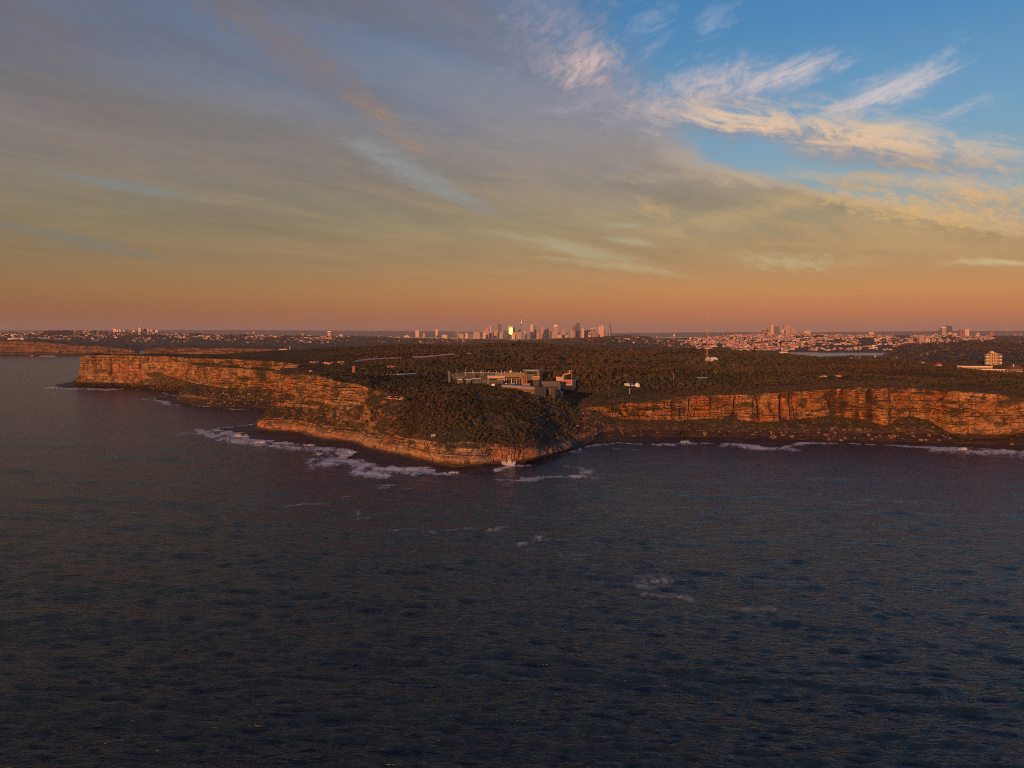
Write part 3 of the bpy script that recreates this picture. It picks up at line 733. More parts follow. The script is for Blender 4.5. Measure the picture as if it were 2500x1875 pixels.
# blend to the cliff edge inside; outside, fold under the edge
w = np.clip(1 - dd / 45.0, 0, 1) ** 1.5
fz = np.where(fi, fz * (1 - w) + (ez - 0.3) * w, fz)
near = (~fi) & (dd < 14)
fx[near] = ee[near, 0]; fy[near] = ee[near, 1]; fz[near] = ez[near] - 0.3
keep = (fi | near).reshape(GX.shape)
GV = np.stack([fx, fy, fz], 1).reshape(*GX.shape, 3)
idx = np.arange(GX.size).reshape(GX.shape)
q = np.stack([idx[:-1, :-1], idx[1:, :-1], idx[1:, 1:], idx[:-1, 1:]], -1)
kq = keep[:-1, :-1] & keep[1:, :-1] & keep[1:, 1:] & keep[:-1, 1:]
q = q[kq]
used = np.unique(q); rem = np.full(GX.size, -1); rem[used] = np.arange(len(used))
me = bpy.data.meshes.new('plateau')
fast_mesh(me, GV.reshape(-1, 3)[used], rem[q], True)
m, b = material('heath_ground')
geo = b.n.new('ShaderNodeNewGeometry'); pos = geo.outputs['Position']
a1 = b.noise(pos, 0.02, 5, 0.6); a2 = b.noise(pos, 0.35, 5, 0.7)
c = b.mix(a2, (0.030, 0.032, 0.014, 1), (0.085, 0.068, 0.034, 1))
c = b.mix(b.ss(a1, 0.55, 0.72), c, (0.095, 0.080, 0.034, 1))
b.put(b.p.inputs['Base Color'], c); b.p.inputs['Roughness'].default_value = 0.95
b.p.inputs['Specular IOR Level'].default_value = 0.1
b.put(b.p.inputs['Normal'], b.bump(a2, 1.0, 2.5))
tag(link('plateau_ground', me, m), None, None, None, 'structure')


def gz(x, y):
    """ground height on the plateau, including the blend to the cliff edge"""
    x = np.atleast_1d(np.asarray(x, float)); y = np.atleast_1d(np.asarray(y, float))
    z = ground(x, y); d, e, _ = edge_info(x, y); w = np.clip(1 - d / 45.0, 0, 1) ** 1.5
    return z * (1 - w) + (e - 0.3) * w
# ================================================================== SEA
rs = np.random.RandomState(11)
# rows by distance, columns by bearing: fine in front, coarse behind; a full disc
dep = np.linspace(math.atan(1110.0 / FOC), math.atan(1.2 / FOC), 520)
dist = EYE / np.tan(dep)
dist = np.r_[2, 20, 60, 110, 160, 195, dist[dist > 205], 90000]
azs = np.r_[np.linspace(-180, -46, 34)[:-1], np.linspace(-46, -37, 40)[:-1], np.linspace(-37, 37, 1050), np.linspace(37, 46, 40)[1:], np.linspace(46, 180, 34)[1:-1]]
azs = np.radians(azs)
A, D = np.meshgrid(azs, dist, indexing='ij')
X = np.sin(A) * D; Y = np.cos(A) * D; Z = np.zeros_like(X)
dr = np.gradient(dist)[None, :] + 0 * D
fine = (np.abs(A) < R(47))
for i in range(96):
    L = 2.6 * (80 / 2.6) ** (rs.rand() ** 1.35)
    th = R(rs.normal(8, 19 if L < 40 else 9))           # running towards the land
    amp = 0.0050 * L ** 0.80 * (0.75 if L > 28 else 1.0) * (1.7 if L < 16 else 1.0) * rs.uniform(0.5, 1.2)
    kx, ky = math.sin(th) * 2 * math.pi / L, math.cos(th) * 2 * math.pi / L
    vis = sstep(L / np.maximum(dr, 0.1), 2.2, 4.5) * fine
    gr = 0.8 + 0.4 * (0.5 + 0.5 * np.sin(X / rs.uniform(60, 170) + rs.rand() * 6) * np.sin(Y / rs.uniform(50, 140) + rs.rand() * 6))
    ph = kx * X + ky * Y + rs.rand() * 6.28
    Z += amp * vis * gr * (np.sin(ph) + 0.22 * np.cos(2 * ph))
# foam, laid down where the photograph shows it
kd2 = KDTree(len(SHORE[::2]))
for i, p in enumerate(SHORE[::2]): kd2.insert((p[0], p[1], 0), i)
kd2.balance()
foam = np.zeros_like(X)
sel = np.argwhere(fine & (D > 560) & (D < 2150) & (np.abs(X) < 1400))
sx_, sy_ = X[sel[:, 0], sel[:, 1]], Y[sel[:, 0], sel[:, 1]]
sd = np.full(len(sel), 999.0); sj = np.zeros(len(sel), int)
for i in range(len(sel)):
    r_ = kd2.find((sx_[i], sy_[i], 0)); sd[i] = r_[2]; sj[i] = r_[1]
pxs = 1250 + FOC * sx_ / sy_; pys = HOR + FOC * EYE / sy_
# width of the surf along the shore, by place in the picture
shx = 1250 + FOC * SHORE[::2, 0] / SHORE[::2, 1]; shy = HOR + FOC * EYE / SHORE[::2, 1]
wid = np.interp(uu[::2], uu[::2], 8 + 0 * uu[::2])
wid = wid + 10 * sstep(vnoise(arc1[::2] / 60, 0 * arc1[::2], 0 * arc1[::2], 7), -0.1, 0.7)


def widen(x0, x1, y0, y1, w):
    global wid
    k = (shx > x0) & (shx < x1) & (shy > y0) & (shy < y1)
    wid[k] = w


widen(1900, 2600, 1075, 1125, 20); widen(2250, 2600, 1080, 1130, 30); widen(1760, 1950, 1075, 1105, 22); widen(1430, 1760, 1066, 1090, 9)
widen(1225, 1420, 1090, 1140, 5); widen(1120, 1215, 1140, 1160, 6); widen(880, 1100, 1135, 1160, 24); widen(780, 900, 1090, 1140, 34)
widen(520, 780, 1040, 1092, 26); widen(430, 700, 985, 1004, 16); widen(370, 440, 965, 992, 34); widen(100, 330, 930, 953, 22); widen(330, 470, 945, 960, 7)
kw = np.ones(15) / 15; wid = np.convolve(np.pad(wid, 7, 'edge'), kw, 'valid')[:len(shx)]
fn = fbm(sx_ / 14, sy_ / 26, 0 * sx_, 4, 201); fn2 = vnoise(sx_ / 3.5, sy_ / 9, 0 * sx_, 210)
wj = wid[sj] * 0.62
fo = sstep(1.0 - sd / np.maximum(wj, 1) + 0.9 * fn + 0.5 * fn2, 0.25, 1.25)
fo = np.maximum(fo, 0.45 * sstep(1.0 - sd / (wj * 2.6) + 1.1 * fn + 0.35 * fn2, 0.75, 1.3))


def seg_d(ax, ay, bx, by):
    """distance in picture units, measured on the water (heights stretched by the view)"""
    ux, uy = bx - ax, (by - ay) * 2.2
    wx, wy = pxs - ax, (pys - ay) * 2.2
    t = np.clip((wx * ux + wy * uy) / (ux * ux + uy * uy + 1e-6), 0, 1)
    return np.hypot(wx - t * ux, wy - t * uy)


FL = [  # polylines on the water: points, half width, strength
    ([(490, 1052), (540, 1070), (600, 1080), (700, 1092), (780, 1100)], 16, 0.85),
    ([(560, 1058), (640, 1078)], 18, 0.8),
    ([(790, 1100), (850, 1106), (905, 1124)], 26, 0.95), ([(770, 1132), (830, 1122), (900, 1136)], 26, 0.8), ([(880, 1152), (930, 1160), (980, 1150)], 22, 0.9),
    ([(960, 1148), (1010, 1152), (1060, 1150)], 20, 0.95), ([(1000, 1156), (1100, 1158)], 9, 0.8), ([(1215, 1147), (1240, 1140)], 9, 0.95), ([(1225, 1136), (1290, 1138)], 8, 0.9),
    ([(1210, 1170), (1250, 1174), (1290, 1173)], 4, 0.7), ([(1280, 1170), (1305, 1169), (1325, 1164)], 10, 0.62), ([(1325, 1164), (1380, 1163), (1430, 1163)], 5, 0.7), ([(1430, 1165), (1462, 1168)], 3, 0.5),
    ([(1413, 1142), (1428, 1148), (1440, 1149)], 6, 0.6), ([(1446, 1150), (1438, 1155), (1418, 1154)], 7, 0.6), ([(1380, 1138), (1400, 1140)], 4, 0.5),
    ([(690, 1237), (740, 1231), (800, 1230)], 5, 0.5), ([(860, 1240), (878, 1252), (875, 1262)], 8, 0.4), ([(850, 1268), (900, 1262)], 9, 0.35), ([(920, 1187), (965, 1184)], 4, 0.5), ([(980, 1196), (1005, 1193)], 4, 0.5), ([(950, 1190), (925, 1192)], 4, 0.4), ([(840, 1214), (870, 1212)], 3, 0.4), ([(600, 1202), (710, 1200)], 4, 0.3),
    ([(960, 1296), (1000, 1292), (1060, 1300)], 8, 0.42), ([(1090, 1296), (1190, 1290)], 6, 0.35), ([(1195, 1296), (1235, 1288)], 12, 0.5), ([(1250, 1334), (1290, 1322), (1315, 1314)], 14, 0.5), ([(1290, 1340), (1330, 1338)], 10, 0.3), ([(1380, 1356), (1440, 1352)], 14, 0.25),
    ([(1560, 1425), (1610, 1418)], 30, 0.42), ([(1560, 1412), (1650, 1398)], 16, 0.28), ([(1560, 1453), (1650, 1456), (1690, 1466)], 12, 0.42), ([(1775, 1492), (1880, 1488)], 20, 0.42), ([(2190, 1492), (2240, 1494)], 16, 0.30), ([(2070, 1462), (2160, 1470)], 14, 0.2), ([(2280, 1560), (2330, 1580)], 26, 0.2),
    ([(1300, 1110), (1420, 1104)], 8, 0.3), ([(1500, 1096), (1560, 1100)], 7, 0.3), ([(1330, 1128), (1400, 1126)], 6, 0.2), ([(440, 1058), (520, 1056)], 10, 0.4), ([(1770, 1086), (1850, 1092), (1944, 1098)], 12, 0.8),
    ([(1916, 1090), (1960, 1082)], 10, 0.7), ([(2280, 1096), (2400, 1104), (2500, 1110)], 16, 0.8), ([(2400, 1112), (2500, 1118)], 8, 0.5), ([(1140, 1160), (1090, 1158)], 5, 0.4), ([(200, 1080), (280, 1078)], 8, 0.2), ([(270, 1072), (310, 1070)], 5, 0.3),
    ([(402, 960), (408, 961)], 5, 1.0), ([(210, 998), (240, 996)], 5, 0.25), ([(380, 978), (420, 984)], 9, 0.8), ([(110, 944), (180, 950), (280, 951)], 6, 0.9), ([(560, 1250), (700, 1252)], 4, 0.15),
    ([(1000, 1172), (1080, 1176)], 3, 0.35), ([(1130, 1174), (1200, 1168)], 3, 0.3), ([(1590, 1082), (1640, 1086), (1700, 1084)], 6, 0.7), ([(1430, 1090), (1500, 1083)], 6, 0.6),
]
fw = fbm(sx_ / 9, sy_ / 24, 0 * sx_, 4, 221); fw2 = fbm(sx_ / 2.5, sy_ / 5, 0 * sx_, 2, 222)
FA = []
sel2 = np.argwhere(fine & (D > 205) & (D <= 560) & (np.abs(A) < R(36)))
sall = [(sel, sx_, sy_)]
sx2, sy2 = X[sel2[:, 0], sel2[:, 1]], Y[sel2[:, 0], sel2[:, 1]]


def strokes(x, y):
    global pxs, pys
    pxs = 1250 + FOC * x / y; pys = HOR + FOC * EYE / y
    a1 = fbm(x / 9, y / 24, 0 * x, 4, 221); a2 = fbm(x / 2.0, y / 4, 0 * x, 3, 222)
    r = np.zeros(len(x))
    for pts, hw, st in FL:
        d = np.full(len(x), 1e9)
        for (ax, ay), (bx, by) in zip(pts[:-1], pts[1:]):
            d = np.minimum(d, seg_d(ax + 0, ay, bx, by))
        k = d < hw * 4
        if not k.any(): continue
        g = np.exp(-(d[k] / hw) ** 2)
        r[k] = np.maximum(r[k], st * sstep(g + 1.0 * a1[k] + 0.8 * a2[k], 0.0, 1.15) * np.minimum(1, g * 3))
    return r


fo = np.maximum(fo, strokes(sx_, sy_))
foam[sel[:, 0], sel[:, 1]] = fo
foam[sel2[:, 0], sel2[:, 1]] = strokes(sx2, sy2)
Z += 0.5 * foam * fine * (D < 2200)
V = np.stack([X, Y, Z], -1)
me = grid_mesh('sea', V, True)
for p_ in (me,):
    p_.polygons.foreach_set('use_smooth', np.ones(len(p_.polygons), bool))
vattr(me, 'foam', foam)
m, b = material('sea_water')
geo = b.n.new('ShaderNodeNewGeometry'); pos = geo.outputs['Position']; x_, y_, z_ = b.xyz(pos)
fm = b.attr('foam')
fnz = b.noise(b.vec(b.mul(x_, 0.22), b.mul(y_, 0.30), 0.0), 1.0, 6, 0.75, 1.2)
ff = b.mul(b.ss(b.add(fm, b.mul(b.sub(fnz, 0.54), b.mul(b.mn(fm, 0.6), 3.8))), 0.03, 0.80), b.mr(fm, 0.1, 0.7, 0.50, 1.0))
col = b.mix(ff, (0.009, 0.023, 0.031, 1), (0.62, 0.62, 0.64, 1))
b.put(b.p.inputs['Base Color'], col)
b.put(b.p.inputs['Roughness'], b.mix(ff, (0.20, 0.20, 0.20, 1), (0.9, 0.9, 0.9, 1)))
b.p.inputs['IOR'].default_value = 1.33
def ridged(v): return b.sub(1.0, b.m('ABSOLUTE', b.sub(b.mul(v, 2.0), 1.0)))


w1 = ridged(b.noise(b.vec(b.mul(x_, 0.075), b.mul(y_, 0.24), 0.0), 1.0, 4, 0.56, 0.5))
w2 = ridged(b.noise(b.vec(b.add(b.mul(x_, 0.22), b.mul(y_, 0.10)), b.sub(b.mul(y_, 0.62), b.mul(x_, 0.06)), 3.0), 1.0, 4, 0.54, 0.4))
w4 = b.noise(b.vec(b.mul(x_, 0.9), b.mul(y_, 1.8), 9.0), 1.0, 4, 0.6, 0.2)
w3 = b.noise(b.vec(b.mul(x_, 0.008), b.mul(y_, 0.04), 5.0), 1.0, 4, 0.6, 0.3)
h = b.add(b.mul(w1, 1.25), b.mul(w2, 0.62), b.mul(w3, 1.4), b.mul(w4, 0.16))
b.put(b.p.inputs['Normal'], b.bump(h, 1.0, 1.0))
tag(link('sea', me, m), None, None, None, 'structure')
# ================================================================== PLACING HELPERS
CF = CLIFF.reshape(-1, 3)
CPX = 1250 + FOC * CF[:, 0] / CF[:, 1]; CPY = HOR + FOC * (EYE - CF[:, 2]) / CF[:, 1]


def on_cliff(px, py):
    d = (CPX - px) ** 2 + (CPY - py) ** 2
    k = np.argsort(d)[:12]
    k = k[d[k] < d[k[0]] + 6]
    return CF[k[np.argmin(CF[k, 1])]].copy()


def on_ground(px, py, d0=880, d1=2600):
    ds = np.arange(d0, d1, 6.0)
    X = (px - 1250) / FOC * ds; Zr = EYE - (py - HOR) / FOC * ds
    g = gz(X, ds)
    hit = np.argwhere(g >= Zr)
    k = int(hit[0, 0]) if len(hit) else int(np.argmin(np.abs(g - Zr)))
    return np.array((X[k], ds[k], g[k]))


CLEAR = []                                     # (x, y, r, front) places kept free of trees


def keep_clear(x, y, r, front=0.0): CLEAR.append((x, y, r, front))


class MB:
    """collects boxes, prisms and tubes into one mesh"""
    def __init__(s): s.v = []; s.f = []

    def quadbox(s, P):
        n = len(s.v); s.v += [tuple(p) for p in P]
        s.f += [tuple(n + i for i in q) for q in ((0, 1, 2, 3)[::-1], (4, 5, 6, 7), (0, 1, 5, 4), (1, 2, 6, 5), (2, 3, 7, 6), (3, 0, 4, 7))]
        return s

    def box(s, x0, x1, y0, y1, z0, z1, tx=0.0, ty=0.0):
        return s.quadbox([(x0, y0, z0), (x1, y0, z0), (x1, y1, z0), (x0, y1, z0), (x0 + tx, y0 + ty, z1), (x1 - tx, y0 + ty, z1), (x1 - tx, y1 - ty, z1), (x0 + tx, y1 - ty, z1)])

    def tube(s, a, c, r0, r1=None, n=8, cap=True):
        r1 = r0 if r1 is None else r1
        a, c = Vector(a), Vector(c); d = (c - a).normalized()
        u = d.orthogonal().normalized(); w = d.cross(u); k = len(s.v)
        for p, r in ((a, r0), (c, r1)):
            for i in range(n):
                t = 2 * math.pi * i / n; s.v.append(tuple(p + (u * math.cos(t) + w * math.sin(t)) * r))
        for i in range(n): s.f.append((k + i, k + (i + 1) % n, k + n + (i + 1) % n, k + n + i))
        if cap: s.f += [tuple(k + i for i in range(n))[::-1], tuple(k + n + i for i in range(n))]
        return s

    def lathe(s, prof, n=12, cx=0, cy=0):
        k = len(s.v)
        for r, z in prof:
            for i in range(n):
                t = 2 * math.pi * i / n; s.v.append((cx + r * math.cos(t), cy + r * math.sin(t), z))
        for j in range(len(prof) - 1):
            for i in range(n):
                s.f.append((k + j * n + i, k + j * n + (i + 1) % n, k + (j + 1) * n + (i + 1) % n, k + (j + 1) * n + i))
        s.f += [tuple(k + i for i in range(n))[::-1], tuple(k + (len(prof) - 1) * n + i for i in range(n))]
        return s

    def gable(s, x0, x1, y0, y1, z0, z1, over=0.4, hip=0.0):
        ym = (y0 + y1) / 2; n = len(s.v)
        s.v += [(x0 - over, y0 - over, z0), (x1 + over, y0 - over, z0), (x1 + over, y1 + over, z0), (x0 - over, y1 + over, z0), (x0 + hip, ym, z1), (x1 - hip, ym, z1)]
        s.f += [(n, n + 1, n + 5, n + 4), (n + 2, n + 3, n + 4, n + 5), (n + 1, n + 2, n + 5), (n + 3, n, n + 4), (n + 3, n + 2, n + 1, n)]
        return s

    def mesh(s, name):
        me = bpy.data.meshes.new(name); me.from_pydata(s.v, [], s.f); me.update(); return me

    def put(s, name, mat, parent=None, loc=None): return link(name, s.mesh(name), mat, parent, loc)


def empty(name, loc, rz=0.0):
    o = bpy.data.objects.new(name, None); o.location = loc; o.rotation_euler = (0, 0, rz); o.empty_display_size = 1
    COL.objects.link(o); return o


def plain(name, col, rough=0.8, noise=0.25, scale=0.3, metal=0.0, spec=0.3):
    m, b = material(name)
    geo = b.n.new('ShaderNodeTexCoord')
    n = b.noise(geo.outputs['Object'], scale, 4, 0.6)
    c = b.mix(b.mul(n, 1.0), tuple(x * (1 - noise) for x in col[:3]) + (1,), tuple(min(1, x * (1 + noise)) for x in col[:3]) + (1,))
    b.put(b.p.inputs['Base Color'], c); b.p.inputs['Roughness'].default_value = rough
    b.p.inputs['Metallic'].default_value = metal; b.p.inputs['Specular IOR Level'].default_value = spec
    return m


# ================================================================== THE WATER TREATMENT WORKS ON THE PLATEAU
M_brown = plain('brown_render', (0.20, 0.115, 0.055)); M_tan = plain('tan_render', (0.22, 0.16, 0.085)); M_dark = plain('dark_ribbed_metal', (0.055, 0.055, 0.06))
M_pale = plain('pale_roof_sheet', (0.38, 0.37, 0.38), 0.6); M_grey = plain('grey_concrete', (0.095, 0.10, 0.11)); M_orange = plain('orange_painted_wall', (0.46, 0.29, 0.20))
M_brick = plain('red_brick', (0.27, 0.10, 0.06), scale=1.5); M_white = plain('white_paint', (0.68, 0.66, 0.65), 0.6); M_glass = plain('dark_window_glass', (0.025, 0.03, 0.04), 0.15, spec=0.6)
M_red = plain('red_panel', (0.34, 0.04, 0.03)); M_blue = plain('blue_canvas', (0.05, 0.10, 0.45)); M_steel = plain('galvanised_steel', (0.32, 0.28, 0.24), 0.5, metal=0.4); M_teal = plain('teal_tank_paint', (0.07, 0.12, 0.13))
M_rail = plain('weathered_lattice_steel', (0.42, 0.23, 0.16), 0.6)


def Dg(x, y): return float(on_ground(x, y)[1])


class Bld:
    """a building whose front wall runs between two plan points given as picture column + distance"""
    def __init__(s, name, x0, d0, x1, d1, ytop, ybase, label, cat, depth, group=None, front=None):
        front = (6 if cat == 'building' and d0 < 1260 and x1 < 1400 else 1) if front is None else front
        a = np.array(((x0 - 1250) / FOC * d0, d0)); c = np.array(((x1 - 1250) / FOC * d1, d1))
        s.w = float(np.linalg.norm(c - a)); s.dep = depth
        dm = (d0 + d1) / 2
        s.zt = EYE - (ytop - HOR) / FOC * dm; s.zb = EYE - (ybase - HOR) / FOC * dm
        s.h = s.zt - s.zb
        s.m2 = dm / FOC                          # metres per picture pixel
        s.o = empty(name, (a[0], a[1], s.zb), math.atan2(c[1] - a[1], c[0] - a[0]))
        tag(s.o, label, cat, group)
        for k in np.linspace(0, 1, max(2, int(s.w / 8))):
            p = a + (c - a) * k
            keep_clear(p[0], p[1] + depth / 2, depth / 2 + 4, front)

    def part(s, name, mb, mat): return mb.put(name, mat, s.o)

    def wall(s, mat, h0=-6, h1=None, x0=0, x1=None, y0=0, y1=None):
        return s.part('wall', MB().box(x0, s.w if x1 is None else x1, y0, s.dep if y1 is None else y1, h0, s.h if h1 is None else h1), mat)

    def roof(s, mat, t=0.5, over=0.6):
        return s.part('roof', MB().box(-over, s.w + over, -over, s.dep + over, s.h + 0.003, s.h + t), mat)

    def windows(s, n, z0, z1, mat, margin=1.5, gap=0.35, x0=None, x1=None):
        a = margin if x0 is None else x0; c = s.w - margin if x1 is None else x1
        st = (c - a) / n; me = None
        for i in range(n):
            if me is None: me = MB().box(0, st * (1 - gap), -0.12, 0.25, z0, z1).mesh('window')
            link('window', me, mat, s.o, (a + st * i + st * gap / 2, 0, 0))


# rear works wall
q = Bld('treatment_building', 1104, 1248, 1282, 1238, 911, 927, 'long dark rear hall of the treatment works with a pale roof rail', 'building', 26)
q.wall(M_dark, x1=q.w * 0.58); q.part('wall', MB().box(q.w * 0.58, q.w * 0.80, 1.5, q.dep, -6, q.h - 0.4), M_tan); q.part('wall', MB().box(q.w * 0.80, q.w, 0.6, q.dep, -6, q.h - 0.2), M_tan)
q.part('roof_rim', MB().box(q.w * 0.16, q.w, -0.5, 0.5, q.h + 0.003, q.h + 0.7), M_pale)
for i in range(11):
    q.part('rib', MB().box(1.0 + i * 1.7, 1.5 + i * 1.7, -0.35, 0.05, -6, q.h - 0.3), M_grey)
for i, x in enumerate(np.linspace(q.w * 0.2, q.w * 0.97, 22)):
    q.part('roof_vent', MB().box(x, x + 0.8, 1, 2, q.h, q.h + 0.8 + 0.9 * ((i * 7) % 3)), M_pale if i % 3 else M_orange)
q.part('pipe_ring', MB().tube((q.w * 0.80, 2, q.h + 2.4), (q.w * 0.80, 4.5, q.h + 2.4), 1.5, n=14), M_white)
q = Bld('treatment_building', 1190, 1190, 1233, 1188, 918.5, 927.5, 'orange sunlit office block with two window strips in the works', 'building', 12)
q.wall(M_orange); q.roof(M_white, 0.5, 0.8); q.windows(9, q.h * 0.18, q.h * 0.36, M_glass, gap=0.2); q.part('ledge', MB().box(-0.5, q.w + 0.5, -1.2, 0.0, q.h * 0.42, q.h * 0.47), M_dark)
q = Bld('treatment_building', 1115, 1170, 1131, 1170, 921, 931, 'small grey control hut with lit white windows at left of the works', 'building', 8)
q.wall(M_grey); q.roof(M_pale, 0.3); q.windows(4, q.h * 0.3, q.h * 0.6, M_white, gap=0.6)
q = Bld('treatment_building', 1137, 1168, 1150, 1168, 927, 933, 'lowest flat grey shed between the control hut and the yard', 'building', 8); q.wall(M_grey); q.roof(M_white, 0.35)
q = Bld('treatment_building', 1152, 1172, 1174, 1172, 924, 932, 'flat grey shed with white roof edge below the dark wall', 'building', 9); q.wall(M_grey); q.roof(M_white, 0.35); q.windows(6, q.h * 0.25, q.h * 0.6, M_glass)
q = Bld('treatment_building', 1175, 1160, 1190, 1160, 923, 934, 'dark pump house beside the orange office block', 'building', 9); q.wall(M_dark); q.windows(5, q.h * 0.2, q.h * 0.45, M_pale, gap=0.7)
q = Bld('treatment_building', 1192, 1150, 1228, 1148, 929, 939, 'grey open settling hall in front of the orange office block', 'building', 10); q.wall(M_grey); q.roof(M_grey, 0.4); q.windows(8, q.h * 0.1, q.h * 0.7, M_glass)
q = Bld('treatment_building', 1236, 1165, 1275, 1165, 923, 937, 'red framed pipe gallery with open bays in the works', 'building', 8)
q.wall(M_dark, y0=3); q.part('roof_beam', MB().box(0, q.w, 0, 0.8, q.h - 0.8, q.h), M_brick)
for i in range(7): q.part('column', MB().box(i * q.w / 6.2, i * q.w / 6.2 + 0.6, 0, 0.6, -4, q.h - 0.803), M_brick if i % 2 else M_white)
q = Bld('treatment_building', 1281, 1232, 1307, 1224, 904.5, 930, 'tall flat topped block with wide pale roof above the works', 'building', 16)
q.wall(M_grey); q.part('roof', MB().box(-2, q.w + 5.5, -2, q.dep, q.h + 0.003, q.h + 0.9), M_pale); q.part('window_band', MB().box(1, q.w - 1, -0.2, 0.3, q.h * 0.66, q.h * 0.88), M_glass); q.part('window_band', MB().box(1, q.w - 1, -0.2, 0.3, q.h * 0.36, q.h * 0.5), M_teal)
q.part('side_wall', MB().box(q.w, q.w + 4.5, 4, q.dep - 1, -4, q.h - 0.5), M_brown)
q = Bld('treatment_building', 1300, 1150, 1317, 1148, 918.5, 935, 'small orange gatehouse box raised on a dark truss frame', 'building', 7)
q.part('wall', MB().box(0, q.w, 0, q.dep, q.h * 0.52, q.h), M_orange); q.part('window_band', MB().box(0.6, q.w - 0.6, -0.15, 0.2, q.h * 0.66, q.h * 0.84), M_brick)
q.part('truss_frame', MB().box(0.3, q.w - 0.3, 0.5, q.dep - 0.5, -4, q.h * 0.52 - 0.003), M_dark)
q = Bld('treatment_building', 1275, 1062, 1294, 1060, 936, 950, 'plain tan box standing behind the big pale roof', 'building', 7); q.wall(M_tan)
q = Bld('treatment_building', 1226, 1046, 1304, 988, 943, 976, 'big brown front hall with pale roof and dark shaded end wall', 'building', 16)
q.wall(M_brown, h1=q.h - 1.6); q.part('roof', MB().box(-0.8, q.w + 0.6, -1, q.dep, q.h - 1.597, q.h, 0.4, 1.5), M_pale)
q.part('end_wall', MB().box(q.w + 0.003, q.w + 1.4, 0.5, q.dep - 0.5, -10, q.h + 0.8), M_dark)  # shade on this end is painted in: dark metal against the brown front
for i in range(6): q.part('end_rib', MB().box(q.w + 1.403, q.w + 1.7, 1 + i * 2.5, 1.5 + i * 2.5, -10, q.h + 0.6), M_grey)
q.windows(4, q.h * 0.52, q.h * 0.64, M_white, gap=0.3, x0=q.w * 0.80, x1=q.w * 0.95)
q = Bld('treatment_building', 1322, 1105, 1367, 1100, 932, 942, 'long low grey shed with louvred upper terrace at right of the works', 'building', 10); q.wall(M_grey); q.roof(M_grey, 0.5); q.windows(12, q.h * 0.25, q.h * 0.65, M_glass, gap=0.15)
q = Bld('treatment_building', 1326, 1075, 1368, 1072, 939, 949, 'lower grey terrace shed nearest the trees at right of the works', 'building', 9); q.wall(M_grey); q.roof(M_grey, 0.5); q.windows(12, q.h * 0.2, q.h * 0.6, M_glass, gap=0.1)
q = Bld('treatment_building', 1324, 1010, 1344, 1004, 951, 968, 'square brown box beside the dark end of the front hall', 'building', 8); q.wall(M_brown); q.part('parapet', MB().box(0, q.w, 0, 0.4, q.h + 0.003, q.h + 0.5), M_pale)
q = Bld('treatment_building', 1358, 1125, 1397, 1118, 927, 940, 'bright orange odour control building with red banner panel', 'building', 12)
q.wall(M_orange, x0=q.w * 0.46 + 0.003); q.part('tall_block', MB().box(0, q.w * 0.46, -0.5, q.dep, -4, q.h + 3.6), M_orange); q.part('banner', MB().box(q.w * 0.48, q.w * 0.93, -0.25, 0.1, q.h * 0.25, q.h * 0.85), M_red)
for i, x in enumerate((0.50, 0.53, 0.565, 0.61, 0.64, 0.67, 0.74, 0.79, 0.84, 0.88)):
    q.part('banner_stroke', MB().box(q.w * x, q.w * x + 0.3, -0.32, -0.253, q.h * 0.38, q.h * 0.70), M_pale)
d = q.o
duct = MB().tube((q.w * 0.38, 3, q.h + 3), (q.w * 0.42, 3, q.h + 6.5), 1.1).tube((q.w * 0.42, 3, q.h + 6.5), (q.w * 0.80, 3, q.h + 8.0), 1.0).tube((q.w * 0.80, 3, q.h + 7.3), (q.w * 0.80, 3, q.h + 12.5), 1.05, 1.3)
q.part('exhaust_duct', duct, M_orange)
q = Bld('storage_tank', 1344, 1000, 1356, 998, 948, 973, 'dark round tank with a pale hatch beside the brown box', 'tank', 10)
q.part('shell', MB().lathe([(3.4, -5), (3.4, q.h - 0.6), (2.9, q.h)], 16, q.w / 2, 3.4), M_dark); q.part('hatch', MB().lathe([(0.7, q.h), (0.7, q.h + 0.35)], 10, q.w / 2, 2), M_pale)
for i, x in enumerate((1277, 1281.5, 1286)):
    q = Bld('digester_silo', x - 2, 1150 - i * 3, x + 2, 1150 - i * 3, 917, 938, ['leftmost', 'middle', 'rightmost'][i] + ' of three rust brown silos under the tall flat topped block', 'silo', 4, 'brown silos in the works')
    q.part('shell', MB().lathe([(1.15, -4), (1.15, q.h - 0.5), (0.5, q.h + 0.3)], 12, q.w / 2, 1.2), M_brick); q.part('band', MB().lathe([(1.25, q.h * 0.7), (1.25, q.h * 0.7 + 0.4)], 12, q.w / 2, 1.2), M_dark)
for i, x in enumerate((1362, 1371)):
    q = Bld('round_kiosk', x - 3, 1030 - 6 * i, x + 3, 1030 - 6 * i, 952 + 3 * i, 966 + i, ['orange round kiosk under green roof beside the dark tank', 'pale ringed hoop frame at the right end of the works'][i], 'kiosk', 5)
    q.part('drum', MB().lathe([(1.6, -5), (1.6, q.h * 0.6)], 12, q.w / 2, 2), M_orange); q.part('cap', MB().lathe([(2.0, q.h * 0.6 + .003), (1.2, q.h)], 12, q.w / 2, 2), M_teal if i == 0 else M_pale)
q = Bld('loading_hopper', 1094, 1165, 1100, 1165, 905, 927, 'teal hopper with a pale tip and slanting chute at far left of the works', 'hopper', 6)
q.part('tank', MB().box(-0.2, q.w, 0, 3, -3, q.h * 0.52), M_teal); q.part('neck', MB().lathe([(1.1, q.h * 0.52), (0.8, q.h * 0.9), (0.5, q.h)], 10, q.w * 0.35, 1.5), M_tan); q.part('chute', MB().tube((q.w * 0.45, 1, q.h * 0.85), (q.w * 1.9, 1, q.h * 0.4), 0.3), M_pale)
